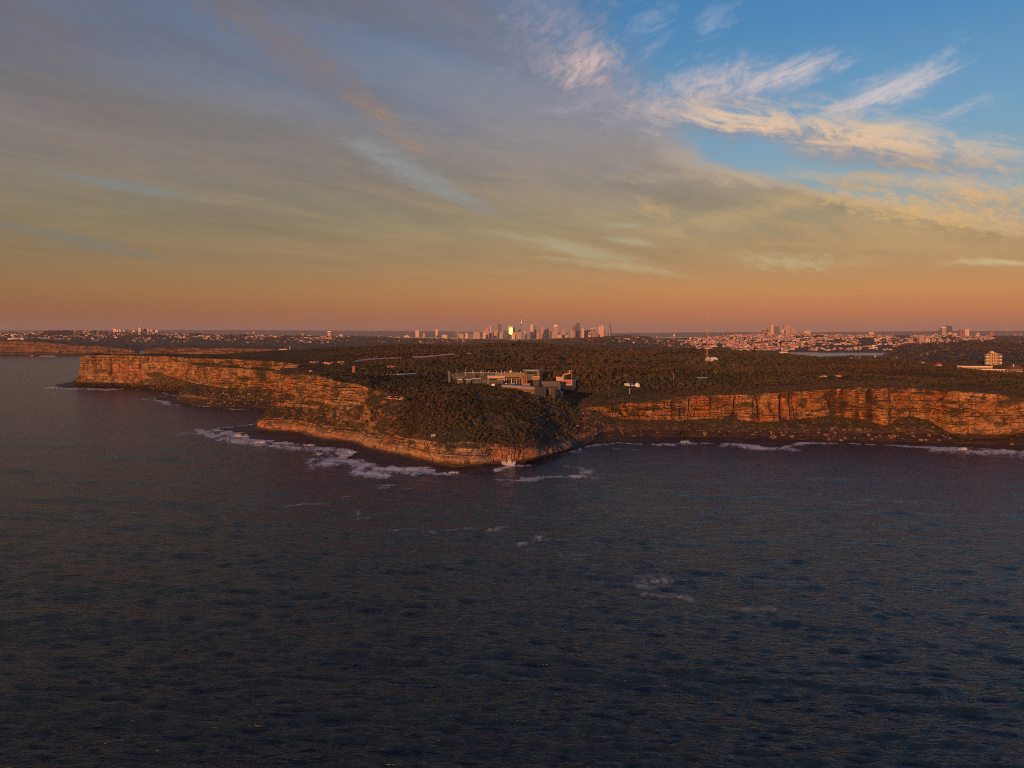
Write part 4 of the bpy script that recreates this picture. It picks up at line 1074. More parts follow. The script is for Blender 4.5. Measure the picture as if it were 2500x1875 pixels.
# signs, lamps, poles
p = pd(1204, 958, 1075); g = empty('pole_sign', p); tag(g, 'square white sign with red top on a pole beside the works', 'sign'); keep_clear(p[0], p[1], 5, 20)
MB().tube((0, 0, -3), (0, 0, 10), 0.18, n=6).put('pole', M_white, g); MB().box(-2, 2, -0.2, 0.2, 8.2, 10.6).put('board', M_white, g); MB().box(-1.2, 1.2, -0.25, 0.25, 10.603, 12).put('top_panel', M_red, g)
m, b = material('lamp_glow'); b.n.remove(b.p); e = b.n.new('ShaderNodeEmission'); e.inputs[0].default_value = (1, 0.86, 0.62, 1); e.inputs[1].default_value = 5; b.l.new(e.outputs[0], b.out.inputs[0]); M_glow = m
p = pd(1300, 966.5, 986); g = empty('wall_lamp', p); tag(g, 'small bright lamp burning low on the brown front hall', 'lamp')
MB().lathe([(0.3, -0.35), (0.5, 0), (0.3, 0.35)], 8).put('bulb', M_glow, g, (0, -1.0, 0)); MB().box(-0.15, 0.15, -0.7, 0.6, -0.1, 0.1).put('bracket', M_dark, g)
poles = [(1116, 904, 930, 1180, 'tallest thin lamp pole over the ribbed dark wall'), (1137, 903, 914, 1236, 'white pole rising from the left end of the roof rail'), (1155, 905, 914, 1235, 'short white pole above the dark wall'),
         (1176, 903, 914, 1235, 'brown pole standing mid way along the roof rail'), (1180, 904, 914, 1234, 'second brown pole mid way along the roof rail'), (1224, 905, 914, 1236, 'white pole near the round roof dish'),
         (1248, 901, 912, 1236, 'thin mast beside the pipe ring on the works roof'), (1284, 910, 930, 1215, 'white pole in front of the tall flat topped block'), (1360, 919, 932, 1110, 'pole at the left corner of the orange annex'),
         (1396, 905, 935, 1112, 'dark mast right of the exhaust duct'), (1404, 928, 942, 1110, 'pale pole right of the orange annex'),
         (1747, 908, 920, 1250, 'single pale pole in the scrub below the radio mast'), (1792, 890, 902, 1350, 'pale pole among trees right of the white hall'), (1537, 949, 957, 1060, 'short pole in the scrub below the white tents'), (1744, 908, 916, 1252, 'thin post beside the long low roof'),
         (1644, 914, 922, 1180, 'reddish post in the bush left of the long low roof'), (1791, 889, 897, 1400, 'white post near the hall')]
for x, y0, y1, dd_, lb in poles[:-1]:
    p = pd(x, y1, dd_); h = (y1 - y0) / FOC * dd_
    g = empty('light_pole', p); tag(g, lb, 'pole', 'light poles round the treatment works' if x < 1420 else 'poles in the bush')
    MB().tube((0, 0, -2), (0, 0, h), 0.20, 0.14, 6).put('pole', M_white if x % 2 else M_steel, g); MB().box(-0.7, 0.7, -0.2, 0.2, h, h + 0.25).put('lamp_head', M_white, g)
# parked cars in the works yard, too small to show parts
for i, (x, c_) in enumerate([(1237, 'white'), (1241, 'dark'), (1246, 'red'), (1252, 'white')]):
    p = pd(x, 937.5, 1100); g = empty('parked_car', p, 0.2 * i)
    tag(g, '%s car parked in the works yard, %s from the left' % (c_, ['first', 'second', 'third', 'fourth'][i]), 'car', 'cars in the works yard')
    cm = {'white': M_white, 'dark': M_dark, 'red': M_red}[c_]
    MB().box(-2.1, 2.1, -0.9, 0.9, 0.3, 0.85, 0.1, 0.05).put('body', cm, g); MB().box(-1.2, 1.2, -0.8, 0.8, 0.853, 1.45, 0.5, 0.12).put('cabin', M_glass, g)
    for wx in (-1.3, 1.3):
        for wy in (-0.8, 0.62): MB().tube((wx, wy, 0.33), (wx, wy + 0.18, 0.33), 0.33, n=10).put('wheel', M_dark, g)

# ------------------------------------------------------------------ other things on the headland
q = Bld('brick_chimney', 859.5, 1185, 867, 1185, 894, 917, 'square red brick ventilation chimney standing alone in the heath', 'chimney', 4.2, front=4)
q.part('shaft', MB().box(0, q.w, 0, 4.2, -6, q.h - 1.0, 0.25, 0.25), M_brick); q.part('cap', MB().box(-0.1, q.w + 0.1, -0.1, 4.3, q.h - 0.997, q.h), M_brick); q.part('flue', MB().box(q.w * .3, q.w * .7, 1.3, 2.9, q.h + .003, q.h + .5), M_dark)
q = Bld('covered_reservoir', 956, 1225, 1016, 1255, 913.6, 921, 'long thin white roofed basin lying in the heath right of the chimney', 'reservoir', 14, front=20)
q.wall(M_grey, h1=q.h - 0.2); q.part('roof', MB().box(-0.5, q.w + 0.5, -0.8, q.dep, q.h - 0.19, q.h + 0.35), M_white)
p = on_ground(1727, 889); mh = (889 - 811) / FOC * p[1] + 6
g = empty('radio_mast', p); tag(g, 'tall reddish lattice radio mast rising over the bush', 'mast'); keep_clear(p[0], p[1], 4, 8)
lm = MB()
for k in range(4):
    sx0, sy0 = (-1.3, 1.3, 1.3, -1.3)[k], (-1.3, -1.3, 1.3, 1.3)[k]
    MB().tube((sx0, sy0, -2), (sx0 * 0.45, sy0 * 0.45, mh * 0.86), 0.18, 0.14, 6).put('leg', M_rail, g)
for i in range(22):
    z0 = i / 22 * mh * 0.86; r_ = 1.3 * (1 - 0.55 * i / 22)
    lm.tube((-r_, -r_, z0), (r_, -r_, z0 + 2), 0.12, n=4).tube((r_, -r_, z0), (-r_, -r_, z0 + 2), 0.12, n=4).tube((-r_, -r_, z0), (-r_, r_, z0 + 2), 0.12, n=4).tube((r_, -r_, z0), (r_, r_, z0 + 2), 0.12, n=4)
lm.put('bracing', M_rail, g); MB().lathe([(0.6, mh * 0.86), (0.6, mh * 0.985), (0.2, mh)], 8).put('aerial', M_rail, g)
for z in (0.28, 0.42, 0.5, 0.62, 0.7): MB().tube((-2.4, -1.2, mh * z), (2.4, -1.2, mh * z), 0.16, n=5).put('cross_arm', M_rail, g)
q = Bld('white_hall', 1731, Dg(1742, 885), 1753, Dg(1742, 885) + 5, 872.5, 883, 'white hall with a domed pale roof right of the radio mast', 'building', 14)
q.wall(M_orange, h1=q.h * 0.5); q.part('roof', MB().box(-0.6, q.w + 0.6, -0.6, q.dep, q.h * 0.5 + .003, q.h, 2.4, 3.5), M_white); q.windows(5, q.h * 0.15, q.h * 0.4, M_white, gap=0.4)
q = Bld('marquee', 1525, Dg(1530, 945), 1537, Dg(1530, 945), 936, 942, 'flat white tent roof left of the blue dome', 'tent', 7); q.wall(M_white, h1=q.h * 0.5, y0=1); q.part('canopy', MB().gable(0, q.w, 0, 6, q.h * 0.5 + .003, q.h), M_white)
for i, (x, mt, lb) in enumerate([(1543, M_blue, 'blue and white dome tent between two white tents'), (1557, M_white, 'white dome tent at the right of the blue dome')]):
    q = Bld('dome_tent', x - 6.5, Dg(1545, 945), x + 6.5, Dg(1545, 945), 934.5, 942, lb, 'tent', 7)
    q.part('canopy', MB().lathe([(3.6, -3), (3.6, q.h * 0.25), (3.1, q.h * 0.6), (1.8, q.h * 0.9), (0.3, q.h)], 14, q.w / 2, 3.6), mt); q.part('skirt', MB().lathe([(3.75, -3), (3.75, q.h * 0.22)], 14, q.w / 2, 3.6), M_white)
q = Bld('long_shed', 1704, Dg(1715, 929), 1727, Dg(1715, 929), 921.5, 926, 'long low shed roof half buried in the bush above the cliff', 'shed', 8); q.wall(M_dark); q.roof(M_pale, 0.4)
p = on_cliff(1058, 1063); g = empty('lookout_hut', p + (0, -2, 0.2)); tag(g, 'little white hut on the scrubby slope over the lower cliff', 'hut'); HUT = p
MB().box(-1.9, 1.9, -1.4, 1.2, -1.5, 0.7).put('wall', M_tan, g); MB().gable(-1.9, 1.9, -1.4, 1.2, 0.703, 1.5, 0.4).put('roof', M_white, g); MB().box(-0.5, 0.5, -1.5, -1.38, -.8, 0.5).put('door', M_glass, g)
for i, (x, y, w_) in enumerate([(750, 910.5, 9), (759, 908, 6)]):
    p = on_ground(x, y, 1020, 1400); g = empty('rock_slab', p + (0, 0, 0.6)); tag(g, ['wide pale rock shelf lying in scrub at the cliff top', 'small pale rock shelf right behind the wide one'][i], 'rock', 'pale slabs on the bench'); keep_clear(p[0], p[1], 6, 14)
    MB().box(-w_ / 3, w_ / 3, -2, 2, -0.5, 0.7, 0.4, 0.3).put('slab', M_white, g)
# sheds and homes at the far right of the headland
q = Bld('apartment_block', 2408, 1702, 2447, 1700, 864, 893, 'stepped orange lit tower block with balconies beyond the trees', 'building', 16)
fl = q.h / 8
q.part('wall', MB().box(q.w * .16, q.w * .84, 2, q.dep, -8, q.h * 0.97), M_orange); q.part('centre_tower', MB().box(q.w * .30, q.w * .60, 0, q.dep - 2, -8, q.h * 1.12), M_orange); q.part('right_tower', MB().box(q.w * .60 + .003, q.w * .80, 0.8, q.dep - 2, -8, q.h * 1.06), M_orange); q.part('penthouse', MB().box(q.w * .33, q.w * .52, 3, 9, q.h * 1.12 + .003, q.h * 1.2), M_white)
for k in range(8):
    for sx0, sx1 in ((0.0, 0.155), (0.845, 1.0)):
        q.part('balcony', MB().box(q.w * sx0, q.w * sx1, 0.5, 7, k * fl + 0.2, k * fl + 1.5), M_white)
    for sx0 in (0.18, 0.35, 0.50, 0.66, 0.75):
        q.part('window', MB().box(q.w * sx0, q.w * (sx0 + 0.055), -0.15 if 0.3 < sx0 < 0.6 else (0.65 if sx0 > 0.6 else 1.85), 2.3, k * fl + 1.4, k * fl + 2.9), M_glass)
q = Bld('ward_building', 2310, 1505, 2341, 1500, 903.5, 912, 'upper flat white building at the left of the low hospital row', 'building', 14, 'low white buildings in the bush'); q.wall(M_orange); q.roof(M_white, 0.9, 0.8); q.windows(7, q.h * .2, q.h * .65, M_glass, gap=0.35)
q = Bld('ward_building', 2338, 1440, 2423, 1420, 895, 903.5, 'longest low white building, between the upper block and the porch wing', 'building', 14, 'low white buildings in the bush'); q.wall(M_orange); q.roof(M_white, 0.9, 0.8); q.windows(20, q.h * .2, q.h * .68, M_glass, gap=0.35)
q = Bld('ward_building', 2398, 1340, 2455, 1332, 903, 915, 'front low building with a tall white framed porch', 'building', 12, 'low white buildings in the bush'); q.wall(M_brick); q.roof(M_white, 0.8, 0.8); q.windows(12, q.h * .45, q.h * .85, M_glass, gap=0.4); q.windows(6, q.h * .05, q.h * .38, M_pale, gap=0.5)
for i in range(8): q.part('porch_post', MB().box(2 + i * 4.6, 2.5 + i * 4.6, -1.6, -1.1, -2, q.h + .002), M_white)
q = Bld('ward_building', 2371, 1330, 2398, 1338, 903.4, 909, 'low dark wing with a thin white roof edge left of the porch', 'building', 8, 'low white buildings in the bush'); q.wall(M_dark); q.roof(M_white, 0.4, 0.3)
q = Bld('gabled_house', 2470, 1452, 2497, 1455, 901, 914, 'big gabled house with purple tile roof and white chimney', 'house', 12)
q.wall(M_tan); q.part('roof', MB().gable(0, q.w, 0, q.dep, q.h + .003, q.h + 6.4, 0.8, 1.5), plain('purple_roof_tile', (0.13, 0.055, 0.065))); q.part('chimney', MB().box(q.w * .26, q.w * .32, 3, 4.2, q.h + 2, q.h + 8), M_white); q.part('porch', MB().box(q.w * .4, q.w * .95, -2.5, -.003, 0, q.h * .6), M_pale); q.windows(4, q.h * .3, q.h * .7, M_glass)
q = Bld('red_roof_house', 2289, 1560, 2299, 1560, 887, 893, 'small house with a bright red roof peeping over the trees', 'house', 8); q.wall(M_orange, h1=q.h * .5); q.part('roof', MB().gable(0, q.w, 0, 8, q.h * .5, q.h + 1, .5, 1), M_red)
q = Bld('white_cottage', 2249, 1560, 2259, 1560, 884, 890, 'small white cottage left of the red roofed house', 'house', 8); q.wall(M_white, h1=q.h * .6); q.part('roof', MB().gable(0, q.w, 0, 8, q.h * .6, q.h + .6, .5, 1), M_orange)


# ------------------------------------------------------------------ dirt tracks
M_dirt = plain('dirt_track_soil', (0.50, 0.33, 0.24), 0.95, scale=0.1)
for nm, pts, wd in [('dirt_track', [(862, 888), (874, 883), (890, 880.3), (915, 878.3), (950, 876.8), (985, 876.3)], 5), ('dirt_track', [(1006, 874.6), (1035, 873.5), (1060, 871.2), (1085, 868.2), (1112, 866)], 4.5), ('dirt_track', [(1140, 864.8), (1152, 864.3)], 4)]:
    L = []
    for (xa, ya), (xb, yb) in zip(pts[:-1], pts[1:]):
        for k in np.linspace(0, 1, 9)[:-1]: L.append(on_ground(xa + (xb - xa) * k, ya + (yb - ya) * k, 1150))
    L = np.array(L); L[:, 1] = np.convolve(np.pad(L[:, 1], 4, 'edge'), np.ones(9) / 9, 'valid')
    L[:, 2] = gz(L[:, 0], L[:, 1])
    t_ = np.gradient(L[:, :2], axis=0); t_ /= np.linalg.norm(t_, axis=1)[:, None]; n_ = np.stack([-t_[:, 1], t_[:, 0]], 1)
    G = np.zeros((len(L), 3, 3))
    for j, s_ in enumerate((-1, 0, 1)):
        nn_ = n_ * np.sign(n_[:, 1:2] + 1e-9); G[:, j, :2] = L[:, :2] + nn_ * s_ * wd; G[:, j, 2] = gz(G[:, j, 0], G[:, j, 1]) + 0.8 + 1.5 * (s_ + 1) * .5
    tag(link(nm, grid_mesh(nm, G), M_dirt), None, None, None, 'structure')
    for p in L[::2]: keep_clear(p[0], p[1], wd + 3, 40)
for cx_, cy_, r_ in ((765, 886, 9), (800, 889, 12), (833, 887, 9), (955, 897, 10), (975, 975, 14), (2012, 922, 8), (2048, 921, 6)):
    p = on_ground(cx_, cy_, 900); keep_clear(p[0], p[1], r_, 14)
# bare rock and sand scars among the heath
for i, (x, y, w_, h_, mt, lb) in enumerate([(1690, 970, 18, 3, M_dirt, 'flat red rock shelf on the right cliff top'), (1640, 976, 12, 2, M_dirt, 'lower flat red rock shelf on the right cliff top')]):
    p = on_ground(x, y, 900); g_ = np.zeros((9, 5, 3)); s_ = p[1] / FOC
    a_ = np.linspace(-1, 1, 9)[:, None] + np.zeros((1, 5)); r_ = np.linspace(-1, 1, 5)[None, :] + np.zeros((9, 1))
    g_[..., 0] = p[0] + a_ * w_ * s_ * (0.8 + 0.3 * vnoise(a_ * 3, r_ * 3, i + 0 * a_)); g_[..., 1] = p[1] + r_ * h_ * s_ * 7 * (0.7 + 0.4 * vnoise(a_ * 4, 3 + 0 * a_, i + 0 * a_)); g_[..., 2] = gz(g_[..., 0].ravel(), g_[..., 1].ravel()).reshape(9, 5) + 0.5 + 0.4 * vnoise(a_ * 5, r_ * 5, i + 0 * a_) + 0.9 * (r_ + 1)
    tag(link('bare_ground', grid_mesh('bare_ground', g_), mt), None, None, None, 'structure'); keep_clear(p[0], p[1], w_ * s_ * 0.8, 18)

# ================================================================== BUSH
def leaf_mat(name, a, c, d_):
    m, b = material(name)
    oi = b.n.new('ShaderNodeObjectInfo'); r = oi.outputs['Random']
    tcn = b.n.new('ShaderNodeTexCoord'); n = b.noise(tcn.outputs['Object'], 1.3, 3, 0.6)
    col = b.ramp(r, [(0.0, a), (0.4, c), (0.72, d_), (1.0, a)])
    ge = b.n.new('ShaderNodeNewGeometry'); big_ = b.noise(ge.outputs['Position'], 0.011, 4, 0.6); bg2 = b.noise(ge.outputs['Position'], 0.004, 3, 0.5)
    col = b.mix(b.ss(big_, 0.50, 0.62), col, b.mix(1.0, col, (0.50, 0.52, 0.50, 1), 'MULTIPLY'))
    col = b.mix(b.ss(bg2, 0.46, 0.60), col, b.mix(1.0, col, (1.20, 0.86, 0.80, 1), 'MULTIPLY'))
    col = b.mix(b.mul(n, 0.7), col, (0.020, 0.022, 0.010, 1))
    b.put(b.p.inputs['Base Color'], col); b.p.inputs['Roughness'].default_value = 0.75; b.p.inputs['Specular IOR Level'].default_value = 0.2
    return m


M_leaf = leaf_mat('banksia_leaves', (0.043, 0.050, 0.020), (0.098, 0.082, 0.034), (0.135, 0.078, 0.046))
M_bark = plain('grey_bark', (0.20, 0.15, 0.11))


def crown_mesh(seed, n=90, flat=0.6):
    r = np.random.RandomState(seed); vs = []; fs = []
    lobes = [(r.uniform(-.5, .5), r.uniform(-.5, .5), r.uniform(-.1, .45), r.uniform(.35, .62)) for _ in range(6)]
    for i in range(n):
        lx, ly, lz, lr = lobes[i % 6]
        d = r.normal(size=3); d /= np.linalg.norm(d); d[2] = abs(d[2]) * 0.9 - 0.15
        c = np.array((lx, ly, lz * flat * 1.6)) + d * lr * r.uniform(.7, 1.05) * np.array((1, 1, flat + .2))
        for k in range(2):
            u = r.normal(size=3); u /= np.linalg.norm(u); w_ = np.cross(u, d + r.normal(size=3) * .5); w_ /= np.linalg.norm(w_)
            s = r.uniform(.10, .19); k0 = len(vs)
            vs += [tuple(c - u * s), tuple(c + w_ * s * .8), tuple(c + u * s), tuple(c - w_ * s * .8 + d * .05)]
            fs.append((k0, k0 + 1, k0 + 2, k0 + 3))
    # a rough inner body so the crown is not see-through
    me = bpy.data.meshes.new('crown'); bm = bmesh.new()
    for lx, ly, lz, lr in lobes:
        g = bmesh.ops.create_icosphere(bm, subdivisions=1, radius=lr * 0.86)
        for v in g['verts']:
            v.co *= r.uniform(.8, 1.1); v.co.z *= flat + .15; v.co += Vector((lx, ly, lz * flat * 1.6))
    vv = [bm.verts.new(v) for v in vs]
    for f in fs: bm.faces.new([vv[i] for i in f])
    for v in bm.verts: v.co.z = max(v.co.z, -0.35) + 0.35
    bm.to_mesh(me); bm.free(); me.materials.append(M_leaf)
    return me


CROWNS = [crown_mesh(s, 80, (0.45, 0.6, 0.8, 0.55, 0.7)[s]) for s in range(5)]
tm = MB().tube((0, 0, -0.6), (0.04, 0.02, 0.25), 0.07, 0.045, 6).tube((0.04, 0.02, 0.2), (0.3, 0.1, 0.6), 0.035, 0.02, 5).tube((0.04, 0.02, 0.2), (-0.25, -0.15, 0.6), 0.035, 0.02, 5).tube((0.04, 0.0, 0.25), (0.0, 0.25, 0.65), 0.03, 0.015, 5)
TRUNK = tm.mesh('trunk'); TRUNK.materials.append(M_bark)

rt = np.random.RandomState(5)
T = []                                         # x, y, z, size, height
for (d0, d1, st) in ((830, 1500, 6.6), (1500, 2450, 9.5)):
    xs = np.arange(-1150, 1700, st); ys = np.arange(d0, d1, st)
    a_, c_ = np.meshgrid(xs, ys, indexing='ij'); a_ = a_.ravel(); c_ = c_.ravel()
    a_ = a_ + rt.uniform(-.5, .5, len(a_)) * st; c_ = c_ + rt.uniform(-.5, .5, len(c_)) * st
    k = np.abs(a_) < c_ * 0.68; a_, c_ = a_[k], c_[k]
    k = inside(a_, c_, P4); a_, c_ = a_[k], c_[k]
    d_, ez_, _ = edge_info(a_, c_)
    k = d_ > 2.5; a_, c_, d_ = a_[k], c_[k], d_[k]
    z_ = gz(a_, c_)
    px = 1250 + FOC * a_ / c_
    tall = sstep(px, 720, 1000) * (1 - 0.55 * sstep(px, 1850, 2000)) * (0.75 + 0.5 * vnoise(a_ / 120, c_ / 120, 0 * a_, 300))
    green = np.exp(-((px - 1960) / 170) ** 2 - ((c_ - 1060) / 110) ** 2)
    tall = tall * (1 - 0.75 * green) * (0.45 + 0.55 * sstep(d_, 5, 50))
    hh = np.clip(1.1 + 4.4 * tall, 0.9, 8) * rt.uniform(.7, 1.35, len(a_)) 
    giant = (rt.rand(len(a_)) > 1 - 0.10 * sstep(px, 1080, 1250) * (1 - sstep(px, 1780, 1950)))
    ss_ = np.clip(st * 0.66 * rt.uniform(.55, 1.45, len(a_)) * (0.75 + .35 * tall), 2.2, 10) * np.where(giant, 1.7, 1)
    hh = np.where(giant, hh * 1.25 + 1, hh)
    for q_ in zip(a_, c_, z_, ss_, hh): T.append(q_)
T = np.array(T)
ok = np.ones(len(T), bool)
for x, y, r_, fr in CLEAR:
    # free round the thing, and a little in front of it towards the sea
    dx_ = T[:, 0] - x; dy_ = T[:, 1] - y
    ok &= ~((dx_ ** 2 + dy_ ** 2 < r_ * r_) | ((np.abs(dx_) < r_) & (dy_ < 0) & (dy_ > -fr - r_)))
T = T[ok]
# scrub on the slopes
A0 = CLIFF[:-1, :-1]; q1 = CLIFF[1:, :-1] - A0; q2 = CLIFF[:-1, 1:] - A0
area = np.linalg.norm(np.cross(q1, q2), axis=-1)
nzq = np.abs(np.cross(q1, q2)[..., 2]) / np.maximum(area, 1e-6)
vegn = fbm(A0[..., 0] / 26, A0[..., 1] / 26, A0[..., 2] / 26, 3, 400)
wgt = area * talus[:-1, :-1] * sstep(A0[..., 2], 8, 16) * sstep(vegn, -0.40, 0.0) * (0.25 + 0.75 * sstep(nzq, .25, .6))
wgt += area * rock[:-1, :-1] * sstep(nzq, 0.55, 0.85) * sstep(A0[..., 2], 14, 22) * sstep(vegn, -0.1, 0.3) * 0.35
far = sstep(A0[..., 1], 1150, 1250)
wgt *= 1 - 0.55 * far
wgt += area * VEGP[:-1, :-1] * 0.9
n_s = 16000
pick = np.searchsorted(np.cumsum(wgt.ravel()), rt.rand(n_s) * wgt.sum())
pick = pick[pick < wgt.size]
sp = A0.reshape(-1, 3)[pick] + q1.reshape(-1, 3)[pick] * rt.rand(len(pick), 1) + q2.reshape(-1, 3)[pick] * rt.rand(len(pick), 1)
nose = (sp[:, 0] > -160) & (sp[:, 0] < 100) & (sp[:, 1] < 1020) & (sp[:, 2] > 22)
sz = np.where(nose, rt.uniform(1.5, 3.6, len(sp)), rt.uniform(.8, 2.0, len(sp)))
sh_ = sz * rt.uniform(.7, 1.2, len(sp))
k = np.hypot(sp[:, 0] - HUT[0], (sp[:, 1] - HUT[1] + 6) * .6) > 6
SL = np.c_[sp, sz, sh_][k]
ALL = np.vstack([T, SL])
# the 300 that show largest stand as trees of their own
pyl = HOR + FOC * (EYE - ALL[:, 2]) / ALL[:, 1]; pxl = 1250 + FOC * ALL[:, 0] / ALL[:, 1]
inview = (pxl > 0) & (pxl < 2500)
score = np.where(inview, (ALL[:, 3] + ALL[:, 4]) / ALL[:, 1], 0)
order = np.argsort(-score)[:300]
rest = np.ones(len(ALL), bool); rest[order] = False


def where(x, y):
    col_ = lambda a_, L_: L_[min(len(L_) - 1, max(0, sum(x > q_ for q_ in a_)))]
    if x < 700: return col_((420, 500, 560, 620), ['at the far point', 'on the planted ledge under the far wall', 'left of the pale rockfall', 'in the pale rockfall', 'right of the pale rockfall'])
    if x < 930:
        return (col_((780, 850), ['on the scree under the left wall', 'on the scree under the middle of the left wall', 'beside the dark fissure']) if y > 990 else
                col_((790, 870), ['on the rim left of the brick chimney', 'on the rim below the brick chimney', 'on the rim right of the brick chimney']))
    if x < 1440:
        if y > 1050: return col_((1040, 1110, 1200, 1300), ['low on the nose left of the hut', 'low on the nose just right of the hut', 'over the middle of the lower cliff', 'above the corner burst of spray', 'over the shaded right flank'])
        if y > 1010: return col_((1040, 1110, 1200, 1300), ['half way up above the left rocks', 'half way up above the hut', 'in the middle of the nose slope', 'half way up toward the gully', 'on the gully side slope'])
        if y > 975: return col_((1040, 1110, 1200, 1300), ['high on the nose by the bare stones', 'high on the nose left of the front hall', 'just below the pale roofed hall', 'under the dark end wall', 'at the gully head'])
        return col_((1040, 1110, 1200, 1300), ['in the wood left of the works', 'before the grey control hut', 'before the pole sign', 'around the front hall', 'under the orange annex'])
    if y < 1000: return col_((1520, 1600, 1680, 1760, 1850, 1950, 2050, 2150, 2250, 2350), ['on the rim where the right cliff begins', 'below the white tents', 'left of the flat red rock shelf', 'behind the flat red rock shelf', 'below the low shed roof', 'at the left of the green heath', 'on the rim of the green heath', 'above the darkest cleft wall', 'above the hollow in the right cliff', 'on the rim below the red scars', 'on the last stretch of right rim'])
    return col_((1600, 1750, 1900, 2050, 2200), ['on the scree left of the dark slot', 'near the single big pale boulder', 'on the green scree in the middle of the bay', 'left of the twin brown boulders', 'right of the twin brown boulders', 'on the dark mound under the cliff end'])


SHAPES = ['flat topped', 'low domed', 'tall domed', 'spreading', 'lumpy']
def sizew(s): return 'huge' if s > 10.6 else 'large' if s > 9.2 else 'middling' if s > 7.6 else 'small' if s > 6 else 'tiny'


for i, k in enumerate(order):
    x, y, z, s, h = ALL[k]
    g = empty('coastal_tree', (x, y, z - 0.3), rt.uniform(0, 6.28))
    g.scale = (s * .62, s * .62, h * .80)
    tag(g, '%s %s olive tree %s' % (sizew(s + h * .5), SHAPES[i % 5], where(pxl[k], pyl[k])), 'tree', 'coastal trees on the headland')
    link('crown', CROWNS[i % 5], None, g); link('trunk', TRUNK, None, g, (0, 0, 0))
PTS = ALL[rest]


def scatter(name, pts, meshes, label, scale_xy=.62, scale_z=.80, seed=1):
    """one object: points with instanced plants"""
    me = bpy.data.meshes.new(name)
    me.vertices.add(len(pts)); me.vertices.foreach_set('co', (pts[:, :3] - (0, 0, .3)).astype(np.float32).ravel())
    r = np.random.RandomState(seed)
    for nm, val in (('sxy', pts[:, 3] * scale_xy), ('sz', pts[:, 4] * scale_z), ('rot', r.uniform(0, 6.28, len(pts)))): vattr(me, nm, val)
    at = me.attributes.new('pick', 'INT', 'POINT'); at.data.foreach_set('value', r.randint(0, len(meshes), len(pts)).astype(np.int32))
    o = link(name, me)
    ng = bpy.data.node_groups.new(name, 'GeometryNodeTree')
    ng.interface.new_socket('Geometry', in_out='INPUT', socket_type='NodeSocketGeometry'); ng.interface.new_socket('Geometry', in_out='OUTPUT', socket_type='NodeSocketGeometry')
    gi = ng.nodes.new('NodeGroupInput'); go = ng.nodes.new('NodeGroupOutput'); ip = ng.nodes.new('GeometryNodeInstanceOnPoints')
    gti = ng.nodes.new('GeometryNodeJoinGeometry')
    for mm in reversed(meshes):
        src = bpy.data.objects.new(name + '_source', mm)
        oi = ng.nodes.new('GeometryNodeObjectInfo'); oi.inputs['As Instance'].default_value = True; oi.inputs['Object'].default_value = src
        ng.links.new(oi.outputs['Geometry'], gti.inputs[0])
    ng.links.new(gi.outputs[0], ip.inputs['Points']); ng.links.new(gti.outputs[0], ip.inputs['Instance'])
    ip.inputs['Pick Instance'].default_value = True

    def at_(n, ty='FLOAT'):
        q = ng.nodes.new('GeometryNodeInputNamedAttribute'); q.data_type = ty; q.inputs['Name'].default_value = n
        return q.outputs[0]
    ng.links.new(at_('pick', 'INT'), ip.inputs['Instance Index'])
    cs = ng.nodes.new('ShaderNodeCombineXYZ'); s1 = at_('sxy')
    ng.links.new(s1, cs.inputs[0]); ng.links.new(s1, cs.inputs[1]); ng.links.new(at_('sz'), cs.inputs[2]); ng.links.new(cs.outputs[0], ip.inputs['Scale'])
    cr = ng.nodes.new('ShaderNodeCombineXYZ'); ng.links.new(at_('rot'), cr.inputs[2]); ng.links.new(cr.outputs[0], ip.inputs['Rotation'])
    ng.links.new(ip.outputs[0], go.inputs[0])
    md = o.modifiers.new('plants', 'NODES'); md.node_group = ng
    return tag(o, label, None, None, 'stuff')


scatter('bushland', PTS, CROWNS, 'dense olive coastal bush covering the whole headland')

# ================================================================== BOULDERS AND SPRAY
def rock_mesh(seed):
    r = np.random.RandomState(seed); bm = bmesh.new(); bmesh.ops.create_icosphere(bm, subdivisions=3, radius=1)
    ax = [Vector(r.normal(size=3)).normalized() for _ in range(7)] + [Vector((0, .1, 1)), Vector((0, -.1, -1)), Vector((1, .2, 0)), Vector((-1, .2, 0)), Vector((.1, -1, .1))]; lim = np.r_[r.uniform(.45, .8, 7), r.uniform(.3, .55, 5)]
    for v in bm.verts:
        for a_, l_ in zip(ax, lim):
            d = v.co.dot(a_)
            if d > l_: v.co -= a_ * (d - l_)
    me = bpy.data.meshes.new('boulder'); bm.to_mesh(me); bm.free()
    vattr(me, 'rock', np.ones(len(me.vertices))); me.materials.append(M_rockb); return me


M_rockb = plain('fallen_sandstone', (0.19, 0.105, 0.068), 0.9, 0.75, 0.9)
RM = [rock_mesh(s) for s in range(6)]
rb = np.random.RandomState(8)
RO = [rock_mesh(20 + s) for s in range(3)]
spots = [(1722, 1057, 7.0, 'single big pale boulder sitting on the ledge in the middle of the right bay'), (2117, 1062, 5.5, 'cleft pale boulder at the foot of the scree under the right cliff'), (2140, 1066, 4.4, 'long boulder lying right of the cleft one'), (2060, 1048, 6.0, 'rounded brown boulder on top of the scree, left of the hollow'), (2096, 1046, 6.4, 'rounded brown boulder on top of the scree, right of its twin'),
         (2470, 1083, 5.0, 'pale boulder on the dark shore at the far right'), (1811, 1027, 4.5, 'flat boulder caught in the scrub under the right cliff'), (1262, 1022, 0, '')]
for x, y, s, lb in spots:
    if not s: continue
    p = on_cliff(x, y); o = link('boulder', RM[int(x) % 6], None, None, p); o.scale = (s * .62, s * .5, s * .55); o.rotation_euler = (rb.uniform(-.3, .3), rb.uniform(-.3, .3), rb.uniform(0, 6)); tag(o, lb, 'boulder')
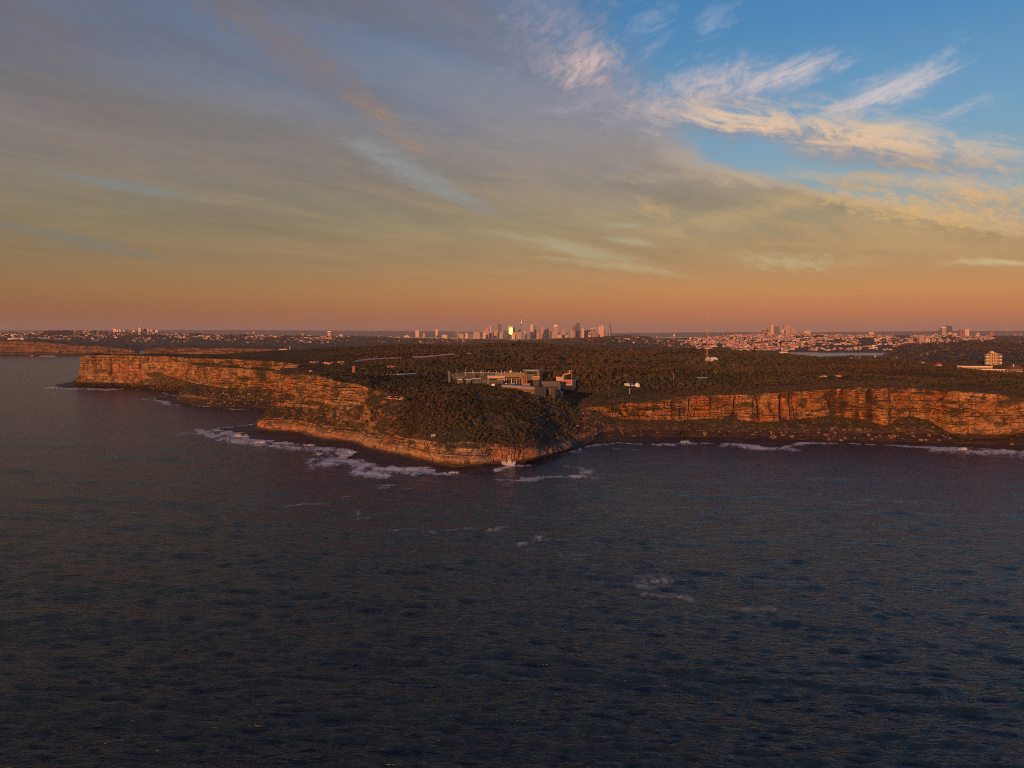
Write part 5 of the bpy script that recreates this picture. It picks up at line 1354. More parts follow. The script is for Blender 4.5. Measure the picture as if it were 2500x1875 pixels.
zones = [(1880, 2330, 1040, 1074, 70, 2.3, 'sandstone boulder in the rubble band under the right cliff'), (1440, 1880, 1046, 1066, 26, 1.6, 'small boulder on the ledge under the middle right cliff'), (500, 640, 958, 990, 60, 2.7, 'pale boulder in the rockfall below the far wall'),
         (300, 440, 932, 948, 26, 2.4, 'pale boulder at the foot of the farthest cliff'), (880, 1060, 985, 1045, 40, 1.5, 'pale outcrop stone in the scrub of the left slope'), (1405, 1462, 1000, 1074, 26, 1.8, 'orange stone on the slide beside the gully')]
for x0, x1, y0, y1, n_, s0, lb in zones:
    for i in range(n_):
        bx_, by_ = rb.uniform(x0, x1), rb.uniform(y0, y1); p = on_cliff(bx_, by_); f_ = rb.uniform(.5, 1.5); s = s0 * f_
        lb2 = ('large ' if f_ > 1.2 else 'middling ' if f_ > .85 else 'small ') + lb.replace('small ', '').replace('pale ', 'pale ') + (', high' if by_ < (y0 * 2 + y1) / 3 else ', half way' if by_ < (y0 + 2 * y1) / 3 else ', low') + (' at its left' if bx_ < (2 * x0 + x1) / 3 else ' in its middle' if bx_ < (x0 + 2 * x1) / 3 else ' at its right')
        o = link('boulder', RM[rb.randint(6)], None, None, p + (0, 0, s * .1)); o.scale = (s * rb.uniform(.7, 1.6), s * rb.uniform(.6, 1.2), s * rb.uniform(.5, 1.1)); o.rotation_euler = (rb.uniform(-.5, .5), rb.uniform(-.5, .5), rb.uniform(0, 6)); tag(o, lb2, 'boulder', 'boulders ' + ' '.join(lb.split()[2:])[:50])
OUT = plain('bare_heath_rock', (0.42, 0.25, 0.18), 0.9, 0.5, 1.0)
for cx_, cy_, rx_, ry_, n_, lb in [(765, 886, 14, 2.5, 9, 'near the cliff top left of the ring'), (800, 889, 16, 4, 14, 'in the long bare patch of heath'), (833, 887, 11, 5, 12, 'in the bare ring left of the chimney'), (955, 897, 16, 3, 12, 'behind the white roofed basin'), (890, 903, 20, 3, 8, 'right beside the brick chimney'), (975, 975, 30, 12, 14, 'at the top left of the nose'), (2012, 922, 12, 2, 8, 'in the left red scar of the green heath'), (2048, 921, 9, 2, 6, 'in the right red scar of the green heath')]:
    for i in range(n_):
        t_ = i / n_ * 6.28; k_ = 1 if 'ring' in lb[:12] else rb.uniform(.2, 1)
        ix, iy = math.cos(t_) * k_, math.sin(t_) * k_
        p = on_ground(cx_ + ix * rx_, cy_ + iy * ry_, 900); s = rb.uniform(1.0, 2.8)
        o = link('boulder', RM[rb.randint(6)].copy() if False else RO[rb.randint(3)], None, None, p + (0, 0, 1.2)); o.scale = (s * 1.6, s, s * .7); o.rotation_euler = (0, 0, rb.uniform(0, 6))
        tag(o, '%s bare rock %s, %s%s' % ('large' if s > 2.2 else 'middling' if s > 1.6 else 'small', lb, 'upper ' if iy < -.3 else 'lower ' if iy > .3 else 'middle ', 'left' if ix < -.3 else 'right' if ix > .3 else 'part'), 'rock', 'bare rocks in the heath')
k2 = area * talus[:-1, :-1] * sstep(A0[..., 2], 3.0, 5) * (1 - 0.80 * sstep(A0[..., 2], 12, 24))
pk = np.searchsorted(np.cumsum(k2.ravel()), rb.rand(2200) * k2.sum()); pk = pk[pk < k2.size]
rp = A0.reshape(-1, 3)[pk]; sr = rb.uniform(.5, 1.5, len(rp)) ** 1.6
RS = np.c_[rp, sr, sr * .8]
for rm in RM: rm.materials[0] = M_rockb
for rm in RO: rm.materials[0] = OUT
scatter('rubble', RS, RM, 'fallen sandstone rubble along the foot of the cliffs', 1.0, 1.0, 3)

m, b = material('sea_spray'); b.p.inputs['Base Color'].default_value = (0.85, 0.83, 0.82, 1); b.p.inputs['Roughness'].default_value = 0.9
b.p.inputs['Subsurface Weight'].default_value = 0.0; M_spray = m


def spray(px, py, w_, h_, n, label, seed=0):
    r = np.random.RandomState(seed); p = pz(px, py, 0.3); vs = []; fs = []
    jets = [(r.uniform(-.9, .9), r.uniform(.35, 1), r.uniform(-.35, .35)) for _ in range(9)]
    for i in range(n):
        jx, jh, jl = jets[i % 9]; t = r.rand() ** .8
        c = np.array((jx * w_ * .42 + jl * t * w_ * .6 + r.normal() * w_ * .07 * (1 - .3 * t), r.normal() * 1.2, h_ * jh * t + r.normal() * .25))
        c[2] = max(c[2], 0)
        s = r.uniform(.14, .38) * (1.25 - .7 * t); u = r.normal(size=3); u /= np.linalg.norm(u); w2 = np.cross(u, r.normal(size=3)); w2 /= np.linalg.norm(w2); k0 = len(vs)
        vs += [tuple(c + u * s), tuple(c + w2 * s), tuple(c - u * s * .6 - w2 * s * .6), tuple(c + np.cross(u, w2) * s)]
        fs += [(k0, k0 + 1, k0 + 2), (k0, k0 + 1, k0 + 3), (k0 + 1, k0 + 2, k0 + 3), (k0, k0 + 2, k0 + 3)]
    me = bpy.data.meshes.new('sea_spray'); me.from_pydata(vs, [], fs); me.update()
    tag(link('sea_spray', me, M_spray, None, p), label, None, None, 'stuff')


spray(1239, 1137, 14, 7.5, 2600, 'pink white burst of spray at the right corner of the nose', 1)
spray(592, 1066, 18, 3.4, 500, 'spray breaking over the tip of the left platform', 2)
spray(640, 1082, 16, 2.2, 300, 'second breaker on the left platform edge', 3)
spray(753, 1088, 12, 2.0, 250, 'small breaker beside the middle of the left platform', 4)
spray(862, 1107, 12, 2.6, 250, 'breaker in the foamy notch of the platform', 5)
spray(1100, 1156, 16, 1.8, 250, 'thin falls of spray under the nose', 6)
spray(2350, 1098, 9, 3.0, 220, 'little splash on the right hand shore', 7)
spray(78 + 40, 948, 30, 3.0, 240, 'white breaker at the far left point', 8)
spray(1672, 1080, 10, 2.4, 160, 'surf in the slot of the right bay', 9)
spray(80, 870, 22, 8, 240, 'white surf under the distant cliffs', 10)
# ================================================================== FAR SHORES
def far_mat(name, a, c, sc=0.004):
    m, b = material(name); geo = b.n.new('ShaderNodeNewGeometry'); n = b.noise(geo.outputs['Position'], sc, 6, .65); n2 = b.noise(geo.outputs['Position'], sc * 9, 4, .6)
    col = b.mix(b.ss(b.add(b.mul(n, .5), b.mul(n2, .5)), .4, .62), (*a, 1), (*c, 1))
    b.put(b.p.inputs['Base Color'], col); b.p.inputs['Roughness'].default_value = .95; b.p.inputs['Specular IOR Level'].default_value = .1
    b.put(b.p.inputs['Normal'], b.bump(n2, 1.0, 14.0)); return m


M_forest = far_mat('distant_forest', (0.026, 0.026, 0.018), (0.075, 0.058, 0.045))
M_suburb = far_mat('distant_suburb_ground', (0.028, 0.030, 0.026), (0.085, 0.070, 0.058), .006)
M_mount = far_mat('distant_range', (0.03, 0.035, 0.035), (0.05, 0.05, 0.045), .0006)
RIDGES = {}


def ridge(name, pts, d, front, back, mat, lump=3.0, nx=260, low=-3.0, curve=0.8):
    x0, x1 = pts[0][0], pts[-1][0]
    px = np.linspace(x0, x1, nx); py = np.interp(px, [p[0] for p in pts], [p[1] for p in pts])
    dd = d if np.isscalar(d) else np.interp(px, [q[0] for q in d], [q[1] for q in d])
    dd = dd + 0 * px
    zt = EYE - (py - HOR) / FOC * dd
    tt = np.r_[np.linspace(0, 1, 15), 1 + np.linspace(0, 1, 6)[1:]]
    V = np.zeros((nx, len(tt), 3))
    for j, t in enumerate(tt):
        if t <= 1: dj = dd - front * (1 - t); zj = low + (zt - low) * np.sin(t * math.pi / 2) ** curve
        else: dj = dd + back * (t - 1); zj = low + (zt - low) * np.cos((t - 1) * math.pi / 2)
        X = (px - 1250) / FOC * dd; k = dj / dd
        n = fbm(X / 260, dj / 260, 0 * X, 4, 500) * lump * min(1, 4 * t) + 0.5 * lump * vnoise(X / 35, dj / 60, 0 * X, 510) * (1 if 0.1 < t < 1.5 else 0)
        V[:, j] = np.stack([X * k, dj, zj + n - (lump * .35 if t == 1 else 0)], 1)
    o = tag(link(name, grid_mesh(name, V), mat), None, None, None, 'structure')
    for p in (o.data,): p.polygons.foreach_set('use_smooth', np.ones(len(p.polygons), bool))
    RIDGES[id(o)] = V; return V


ridge('far_mountains', [(-300, 807), (200, 806.5), (500, 805.5), (900, 807.5), (1250, 811), (1500, 813), (1700, 811.5), (2000, 811), (2300, 808.5), (2800, 806)], 27000, 3000, 4000, M_mount, 12, 200)
R1 = ridge('hills', [(-400, 816), (-100, 815), (0, 814), (60, 812.5), (100, 812), (130, 809.5), (170, 808.5), (250, 811), (310, 813), (380, 813.5), (450, 816), (520, 817), (600, 818), (700, 820), (800, 821.5), (900, 823), (1000, 827), (1300, 832)], 8400, 2700, 1200, M_suburb, 6)
R2 = ridge('hills', [(760, 826), (850, 823), (1000, 825), (1150, 828), (1250, 829), (1500, 829), (1700, 830)], 10900, 1700, 1500, M_suburb, 4)
R3 = ridge('hills', [(1090, 846), (1150, 838), (1250, 835), (1318, 832.5), (1372, 829), (1440, 826.5), (1467, 824.5), (1480, 822.5), (1521, 820.5), (1548, 821.5), (1570, 824), (1620, 829), (1680, 838), (1740, 850)], 6600, 2100, 900, M_forest, 7)
R4 = ridge('hills', [(1540, 832), (1600, 827.5), (1640, 827), (1680, 825), (1720, 824), (1760, 822), (1800, 819.5), (1850, 817), (1960, 816.5), (2000, 818), (2060, 820), (2100, 819), (2250, 820), (2350, 821.5), (2600, 821)], 8000, 2900, 1400, M_suburb, 6)
R5 = ridge('hills', [(2150, 872), (2169, 866), (2181, 853), (2199, 844.5), (2226, 840), (2281, 838), (2326, 835), (2371, 833), (2425, 834), (2500, 836), (2800, 838)], 4300, 900, 900, M_forest, 5)
R6 = ridge('hills', [(1930, 884), (1985, 873), (2040, 871), (2100, 870), (2200, 868.5), (2263, 862), (2335, 848), (2400, 847), (2500, 851), (2800, 852)], 3450, 700, 500, M_forest, 4)
R7 = ridge('hills', [(1610, 850), (1640, 851), (1680, 850), (1720, 852), (1760, 862), (1780, 868)], 5600, 350, 500, M_suburb, 3, 60)


FARCLIFF = CLIFF_MAT.copy(); FARCLIFF.name = 'distant_sandstone_dimmed'
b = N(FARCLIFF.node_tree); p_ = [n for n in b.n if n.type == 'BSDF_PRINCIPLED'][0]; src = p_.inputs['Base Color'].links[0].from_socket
b.put(p_.inputs['Base Color'], b.mix(1.0, src, (0.52, 0.46, 0.48, 1), 'MULTIPLY'))  # darker, pinker light on the far cliffs tinted into the rock colour


def far_cliff(name, pts, d, bot, back):
    """distant sea cliff: pts = picture column, row of the top; d = distance of its foot"""
    n = 420; px = np.linspace(pts[0][0], pts[-1][0], n); py = np.interp(px, [p[0] for p in pts], [p[1] for p in pts])
    X = (px - 1250) / FOC * d; nz = 26
    V = np.zeros((n, nz + 4, 3)); rk = np.zeros((n, nz + 4)); tl = rk.copy(); pf = rk.copy()
    zt = EYE - (py - HOR) / FOC * d + 1.5 * vnoise(X / 30, 0 * X, 0 * X, 601)
    for j in range(nz + 1):
        t = j / nz; z = -2 + (zt + 2) * t
        rec = 14 * fbm(X / 120, z / 60, 0 * X, 4, 602) + 5 * vnoise(X / 18, z / 25, 0 * X, 604) + 3.0 * vnoise(X / 60, z / 4.5, 0 * X, 603)
        toe = 34 * max(0, .28 - t) / .28
        V[:, j] = np.stack([X, d + rec - toe + 16 * t, z], 1); rk[:, j] = 1; pf[:, j] = 1 if t < .06 else 0; tl[:, j] = .8 if .05 < t < .28 else 0
    for j, (db, dz_) in enumerate(((60, 3), (back * .4, 6), (back, 8))):
        V[:, nz + 1 + j] = np.stack([X * (1 + db / d), d + db + 0 * X, zt + dz_], 1); tl[:, nz + 1 + j] = 1
    me = grid_mesh(name, V); vattr(me, 'rock', rk); vattr(me, 'talus', tl); vattr(me, 'platform', pf); vattr(me, 'wetz', 6 + 0 * pf)
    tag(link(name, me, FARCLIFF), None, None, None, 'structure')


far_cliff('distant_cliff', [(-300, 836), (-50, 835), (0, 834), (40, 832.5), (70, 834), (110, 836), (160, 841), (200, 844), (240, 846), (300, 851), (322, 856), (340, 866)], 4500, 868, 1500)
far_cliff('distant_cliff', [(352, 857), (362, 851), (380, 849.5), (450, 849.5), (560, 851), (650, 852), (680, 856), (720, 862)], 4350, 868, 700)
# light sandy shore of the harbour and surf under the distant cliffs
M_sand = plain('pale_shore_sand', (0.42, 0.30, 0.24))
MB().box(-40, 470, 0, 12, -1, 2.4).put('beach', M_sand, None, (1330, 5040, 0))['kind'] = 'structure'
M_surf = plain('white_surf', (0.75, 0.74, 0.75))
for x0, x1, y in ((75, 84, 868), (98, 138, 869.3), (-5, 8, 866.5)):
    a = pz(x0, y, .5); c = pz(x1, y, .5)
    tag(MB().box(a[0], c[0], 0, 14, 0, 2.0, 4, 3).put('surf', M_surf, None, (0, a[1] - 14, 0)), 'white surf line under the distant cliffs', None, None, 'stuff')

# ------------------------------------------------------------------ towers
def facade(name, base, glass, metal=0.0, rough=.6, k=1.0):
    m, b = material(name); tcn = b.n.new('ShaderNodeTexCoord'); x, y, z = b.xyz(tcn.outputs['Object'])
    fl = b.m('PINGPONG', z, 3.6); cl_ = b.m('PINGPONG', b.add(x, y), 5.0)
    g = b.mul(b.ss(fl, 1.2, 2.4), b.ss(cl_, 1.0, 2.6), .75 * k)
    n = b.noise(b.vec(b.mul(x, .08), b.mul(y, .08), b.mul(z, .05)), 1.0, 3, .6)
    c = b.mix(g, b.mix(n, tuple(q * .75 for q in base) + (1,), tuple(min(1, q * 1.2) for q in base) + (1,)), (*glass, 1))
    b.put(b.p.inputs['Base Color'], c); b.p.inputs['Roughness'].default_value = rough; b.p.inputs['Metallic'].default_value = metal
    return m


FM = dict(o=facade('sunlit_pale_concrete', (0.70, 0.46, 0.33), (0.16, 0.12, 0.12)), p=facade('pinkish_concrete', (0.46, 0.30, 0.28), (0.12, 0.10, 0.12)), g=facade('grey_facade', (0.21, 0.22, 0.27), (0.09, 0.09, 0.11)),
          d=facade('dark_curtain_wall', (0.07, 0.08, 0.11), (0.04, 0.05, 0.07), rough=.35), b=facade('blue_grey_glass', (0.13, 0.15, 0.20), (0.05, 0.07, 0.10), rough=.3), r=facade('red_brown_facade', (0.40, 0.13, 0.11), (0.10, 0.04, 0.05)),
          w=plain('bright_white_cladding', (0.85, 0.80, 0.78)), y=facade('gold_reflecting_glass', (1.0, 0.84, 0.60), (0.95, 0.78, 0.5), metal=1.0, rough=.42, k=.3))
rtw = np.random.RandomState(21)


def tower(x0, x1, ytop, mt, label, D, kind='', group=None, dep=None):
    s = D / FOC; w = (x1 - x0) * s * .97; h = EYE - (ytop - HOR) * s
    dep = dep or max(18, min(45, w)); cx = ((x0 + x1) / 2 - 1250) * s
    g = empty('tower_block' if h < 190 else 'skyscraper', (cx, D, 0), {'y': R(-11.5)}.get(mt, 0.0)); tag(g, label, 'tower', group)
    a = w / 2; Mx = FM[mt]; z0 = -6
    def P(n, x_0, x_1, z_0, z_1, m_=Mx, y0=0, y1=dep, tx=0, ty=0): return MB().box(x_0, x_1, y0, y1, z_0, z_1, tx, ty).put(n, m_, g)
    if kind == 'taper': MB().box(-a, a, 0, dep, z0, h, a * .18, 4).put('shaft', Mx, g); P('roof_plant', -a * .5, a * .5, h + .01, h + 5, FM['g'], 4, dep - 4)
    elif kind == 'curve':
        MB().lathe([(a * .92, z0), (a, h * .35), (a * .96, h * .6), (a * .74, h * .82), (a * .42, h * .96), (a * .22, h)], 18, 0, a).put('shaft', Mx, g); P('lit_edge', -a * .35, -a * .15, 20, h * .3, FM['w'], -1.5, 0)
        MB().lathe([(a * .3, h), (a * .12, h + 5)], 8, 0, a).put('crown_cap', FM['g'], g)
    elif kind == 'slant': MB().quadbox([(-a, 0, z0), (a, 0, z0), (a, dep, z0), (-a, dep, z0), (-a, 0, h - 26), (a, 0, h), (a, dep, h), (-a, dep, h - 26)]).put('shaft', Mx, g); P('fin', a * .8, a, h * .4, h + 4, FM['o'], -2, -.01)
    elif kind == 'spire': P('shaft', -a, a, z0, h); MB().tube((a * .5, dep / 2, h), (a * .5, dep / 2, h + 26), 1.6, .5, 5).put('spire', FM['g'], g)
    elif kind == 'twin': P('shaft', -a, a, z0, h); MB().tube((-a * .5, 5, h), (-a * .5, 5, h + 58), 2.0, .8, 5).put('spire', FM['p'], g); MB().tube((a * .4, 5, h), (a * .4, 5, h + 62), 2.0, .8, 5).put('spire', FM['p'], g)
    elif kind == 'arch': P('shaft', -a, a, z0, h - a); MB().tube((0, 0, h - a), (0, dep, h - a), a * .98, n=16).put('vault', FM['o'], g)
    elif kind == 'sign': P('shaft', -a, a, z0, h - 34); P('crown_panel', -a, a, h - 33.99, h, FM['r']); P('sign_panel', -a * .8, a * .85, h - 28, h - 6, FM['w'], -2, -.01)
    elif kind == 'lit': P('shaft', -a, a, z0, h); P('reflecting_strip', a * .2, a * .5, h * .3, h - 6, FM['w'], -2, -.01); MB().tube((a * .6, 4, h), (a * .6, 4, h + 24), 1.5, .5, 5).put('spire', FM['g'], g)
    elif kind == 'frame': P('shaft', -a * .78, a * .78, z0, h - 8); P('frame_post', -a, -a * .78 - .01, z0, h, FM['r']); P('frame_post', a * .78 + .01, a, z0, h, FM['r']); P('frame_head', -a, a, h + .01, h + 7, FM['w'])
    elif kind == 'gable': P('shaft', -a, a, z0, h - 16); MB().gable(-a, a, 0, dep, h - 15.9, h, 0).put('roof', Mx, g)
    elif kind == 'step': P('shaft', -a, a * .1, z0, h - 30); P('upper_shaft', a * .1 + .01, a, z0, h); P('crane_jib', -a * .8, -a * .7, h - 30, h - 4, FM['r'], 2, 4)
    elif kind == 'dome': P('shaft', -a, a, z0, h - 14); MB().lathe([(a * .7, h - 13.9), (a * .5, h - 6), (a * .1, h)], 12, 0, dep / 2).put('dome', FM['g'], g)
    else:
        P('shaft', -a, a, z0, h); k = rtw.uniform(.3, .7); P('roof_plant', -a * k, a * k * rtw.uniform(.5, 1), h + .01, h + rtw.uniform(3, 7), FM['p'] if mt != 'o' else FM['o'], 3, dep - 3)
    if kind == '' and w > 22: P('side_fin', -a - 1.2, -a - .01, 0, h * .96, FM['o'] if mt in 'op' else FM['g'], 1, 5)
    return g


C = 11000
city = [
    (1014.4, 1023, 806.6, 'o', 'twin columned pale tower, farthest left of the city'), (1032.5, 1038, 812.7, 'p', 'short pink tower second from the left of the city'), (1063, 1069.5, 804, 'o', 'slim pale tower standing alone left of the city'), (1078.7, 1092, 817.5, 'o', 'wide low pale block right of the slim lone tower'),
    (1110, 1115.5, 811, 'd', 'dark lower half of the grey slab pair'), (1115.6, 1120, 801, 'g', 'taller grey slab of the pair on the city left', 'spire'), (1120.5, 1132, 815, 'p', 'low pink block behind the grey hill'), (1135.6, 1143, 813, 'o', 'orange block left of the blue grey slabs'), (1144, 1154.5, 816.5, 'b', 'blue grey slab in front of the long terrace blocks'),
    (1154.8, 1172, 811.5, 'p', 'widest flat pink block left of the main skyline'), (1180, 1185.8, 810, 'o', 'first pale tower of the main skyline'), (1186, 1192.8, 802.5, 'p', 'pink grey tower second in the main skyline'), (1193.6, 1200, 794.4, 'r', 'red edged tall tower with bright tip', 'lit'), (1194, 1202, 809, 'p', 'pink block at the foot of the red edged tower'),
    (1203.5, 1215.4, 805.5, 'p', 'broad pink tower left of the dark slab', 'slant'), (1216, 1223.8, 791, 'd', 'tall dark slab skyscraper left of the gold one'), (1219.7, 1228, 812, 'p', 'pink stepped block at the foot of the dark slab'), (1229, 1239.4, 806.3, 'd', 'dark striped tower just left of the gold one'), (1240.7, 1253, 798.4, 'y', 'gold glowing glass tower catching the sunrise', 'frame'),
    (1253.2, 1256.8, 799.5, 'g', 'thin grey slab against the gold tower'), (1250.5, 1257.5, 812, 'o', 'little orange block at the foot of the gold tower'), (1260.4, 1273.6, 811, 'p', 'wide pink block left of the needle tower foot'), (1275.2, 1282.5, 810.8, 'g', 'grey dome roofed block right of the needle tower', 'dome'), (1284, 1295, 809, 'g', 'broad grey block behind the spire pair'),
    (1294.2, 1301.8, 792.4, 'o', 'bright orange headed tower right of the needle'), (1303.6, 1309.8, 805, 'g', 'grey tower with two thin spires', 'twin'), (1310, 1316.6, 812, 'p', 'low pink block left of the red striped tower'), (1317, 1326.6, 797.8, 'r', 'dark red tower with one white reflecting stripe', 'lit'), (1328.7, 1341, 801, 'p', 'pink tower with a slanting top', 'slant'),
    (1341.2, 1347.7, 808.7, 'd', 'dark low tower right of the slanting top'), (1350.4, 1362, 791.8, 'p', 'tall tower with a glowing white and red head', 'sign'), (1361.8, 1370.4, 818.6, 'o', 'small orange block right of the glowing headed tower'), (1371, 1380, 800, 'p', 'hazy half built lattice tower', 'step'), (1384, 1395, 811, 'g', 'grey stepped block with domed roof', 'dome'),
    (1379.8, 1399, 818, 'o', 'low pink and orange row before the domed block'), (1398.4, 1415.8, 789, 'd', 'dark stepped skyscraper with a crane beside it', 'step'), (1399, 1404.5, 807, 'r', 'red brown block at the left foot of the dark skyscraper'), (1416, 1419.3, 804, 'g', 'thin grey slab right of the dark skyscraper'), (1419.7, 1426.3, 802.5, 'o', 'pale pink slab tower, fourth right of the crane'),
    (1427, 1433, 807, 'd', 'dark short tower between two pale ones'), (1433.2, 1440.8, 806, 'd', 'dark tower behind the arched roof block'), (1435.8, 1442.6, 810.7, 'o', 'pale block with an arched roof', 'arch'), (1441.4, 1449, 802, 'g', 'left of two grey flat topped harbour towers', 'frame'), (1450, 1456, 801.5, 'g', 'right of two grey flat topped harbour towers', 'frame'),
    (1445, 1454.8, 812.8, 'r', 'reddish tower standing before the grey pair'), (1456.4, 1461, 813, 'b', 'short blue grey block right of the reddish tower'), (1461.2, 1467, 797.5, 'o', 'left of two hazy pale orange towers'), (1467.4, 1473.8, 795, 'o', 'right of two hazy pale orange towers'), (1462, 1475, 816, 'o', 'low orange block under the two hazy towers'), (1485.7, 1493.6, 789.7, 'b', 'curved tapering glass skyscraper alone at the right of the city', 'curve'),
]
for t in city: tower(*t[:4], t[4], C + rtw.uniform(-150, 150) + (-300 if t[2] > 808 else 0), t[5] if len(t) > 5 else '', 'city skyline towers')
north = [
    (1825, 1830.7, 816.5, 'o', 'orange block at the left end of the hill cluster'), (1834, 1841, 815.5, 'o', 'second orange block at the left end of the hill cluster'), (1853, 1861.6, 815, 'b', 'dark blue low block before the red gabled tower'), (1862, 1874, 805, 'r', 'dark red tower shaped like a gabled house', 'gable'), (1875, 1881.6, 801, 'g', 'grey slab left of the red orange stack'),
    (1882, 1889, 794.2, 'o', 'tallest orange tower of the hill cluster'), (1890, 1903.5, 797.7, 'b', 'blue glass tower narrowing to its top', 'taper'), (1904, 1908, 813, 'd', 'dark low block right of the blue tower'), (1907.4, 1914.8, 804, 'o', 'pale orange tower with a pointed cap', 'spire'), (1915, 1930, 794.5, 'p', 'broad tall pink tower of the hill cluster'),
    (1930.3, 1943, 802.3, 'p', 'square pink tower right of the broad one'), (1940.5, 1951, 812, 'p', 'low pink block behind the square one'), (1951.3, 1962, 812.4, 'g', 'low grey block with white trim'), (1963.6, 1978.6, 808.3, 'o', 'orange striped block at the right of the hill cluster'), (2006, 2016, 817.5, 'o', 'small pale block on the ridge right of the cluster'), (2030, 2036, 817, 'p', 'pink stub tower on the ridge'),
    (2043, 2057, 815.5, 'o', 'pyramid shaped pale block on the ridge', 'gable'), (2082, 2096, 818, 'o', 'pale stepped block on the far slope', 'gable'), (1876, 1884, 812.5, 'o', 'small pale block before the grey slab'), (1862, 1872, 819, 'o', 'orange cube under the red gabled tower'),
]
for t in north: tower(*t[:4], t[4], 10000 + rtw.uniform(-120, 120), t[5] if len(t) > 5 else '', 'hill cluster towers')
leo = [
    (2122.6, 2134.4, 811.3, 'o', 'lone square orange tower block on the right ridge'), (2254, 2260, 815.5, 'r', 'small red brown block near a thin mast'), (2282, 2289, 815.3, 'o', 'small pale block left of the right cluster'), (2293.5, 2299, 806, 'd', 'dark slim tower, first of the right cluster'), (2299.3, 2310.7, 800, 'p', 'pink framed tower of the right cluster', 'frame'),
    (2313.7, 2325, 795, 'd', 'tallest dark slab of the right cluster'), (2314, 2326, 811, 'o', 'round shouldered pale block under the dark slab', 'arch'), (2328, 2336, 810.5, 'o', 'pale block with a domed roof', 'dome'), (2344, 2351, 805.9, 'r', 'brown slim tower of the right cluster'), (2356, 2366.7, 803, 'o', 'orange and white striped tower of the right cluster', 'lit'),
    (2384.8, 2392, 813.6, 'o', 'bright little tower right of the right cluster'), (2416.5, 2427, 812.8, 'r', 'red brown low tower near the tall mast'), (2436, 2446, 816.5, 'd', 'dark flat block near the tall mast'), (2476, 2484, 817, 'r', 'red fronted block with cranes, left one'), (2487, 2496, 817.5, 'r', 'red fronted block with cranes, right one'),
]
for t in leo: tower(*t[:4], t[4], 11000 + rtw.uniform(-120, 120), t[5] if len(t) > 5 else '', 'right cluster towers')
mid = [(2219, 2229, 828, 'p', 'pink slab flats at the left of the ridge top row'), (2244.7, 2257, 825.6, 'p', 'pink flats second in the ridge top row'), (2259.5, 2271, 827, 'o', 'brightest orange flats of the ridge top row'), (2276, 2286, 826.8, 'p', 'pink flats fourth in the ridge top row'), (2292.6, 2300.7, 826.4, 'p', 'small pink flats fifth in the ridge top row'), (2312, 2320, 828, 'p', 'last pink flats of the ridge top row')]
for t in mid: tower(*t[:5], 5600, '', 'flats along the ridge top')
bondi = [(276, 283, 802.9, 'o', 'tall orange tower, first of the left ridge cluster'), (283.6, 288.4, 804.7, 'o', 'orange tower second of the left ridge cluster'), (289, 295.7, 804.7, 'o', 'pale tower third of the left ridge cluster'), (296.6, 306.5, 805.2, 'g', 'grey broad tower fourth of the left ridge cluster'), (322, 330, 803.2, 'o', 'orange tower alone in the middle of the left ridge cluster', 'dome'),
         (338, 343.6, 800.5, 'o', 'tallest tower of the left ridge cluster'), (350, 355.8, 803.7, 'g', 'grey tower right of the tallest one'), (356, 362.6, 802.2, 'o', 'striped orange tower right of the grey one'), (363.5, 372.5, 803.8, 'p', 'pink broad tower near the right end of the left ridge'), (379, 386, 806.5, 'o', 'last pale tower of the left ridge cluster'),
         (219, 224, 810, 'o', 'single cream tower on the left ridge'), (146, 155.5, 810.5, 'p', 'pink flats on the rounded hill top'), (139, 146, 815, 'p', 'low pink flats left of the rounded hill top'), (600.6, 608.5, 815.2, 'o', 'low orange block, left of a close pair'), (616, 622, 810.5, 'g', 'grey tower, right of a close pair'), (735, 743, 813.7, 'g', 'grey tower on the middle left shore'), (748.6, 762, 818.3, 'o', 'orange flats right of the grey tower'),
         (799.5, 807.4, 810, 'o', 'tallest pale tower on the middle left shore', 'frame'), (827.8, 838, 817.3, 'o', 'orange white tower right of the tallest one'), (856, 866, 823, 'o', 'short orange tower of the middle shore'), (888.8, 896.7, 819.2, 'o', 'round topped orange tower', 'dome'), (922.7, 929.5, 820.8, 'p', 'slim pink tower of the middle shore'), (934, 941, 824, 'o', 'short orange tower beside the slim pink one'), (950, 957.7, 822, 'p', 'pink tower right of the short orange one'), (968, 976, 823, 'p', 'low pink block before the city edge'), (986, 1000, 820, 'o', 'wide orange flats at the city edge')]
for t in bondi: tower(*t[:4], t[4], 8500 + rtw.uniform(-100, 100), t[5] if len(t) > 5 else '', 'towers on the left ridge' if t[0] < 420 else 'flats on the middle left shore')

# lower blocks filling the feet of the skyline
for i in range(64):
    xc = 1182 + i * 4.75 + rtw.uniform(-2, 2); w_ = rtw.uniform(4, 10); yt = rtw.uniform(808, 822) if i % 3 else rtw.uniform(804, 812)
    if 1238 < xc < 1255: yt = max(yt, 817)
    near_ = min(city, key=lambda t: abs((t[0] + t[1]) / 2 - xc))
    k_ = 'popgbdrp'[rtw.randint(8)]; cname = dict(p='pink', o='pale orange', g='grey', b='blue grey', d='dark', r='red brown')[k_]
    side = 'left' if xc < (near_[0] + near_[1]) / 2 else 'right'
    lab = '%s %s block %s of the %s' % ('low' if yt > 814 else 'mid height', cname, side, ' '.join(near_[4].split(',')[0].split()[:6]))
    tower(xc - w_ / 2, xc + w_ / 2, yt, k_, lab, 11400 + 9 * i, '', 'blocks between the city towers')
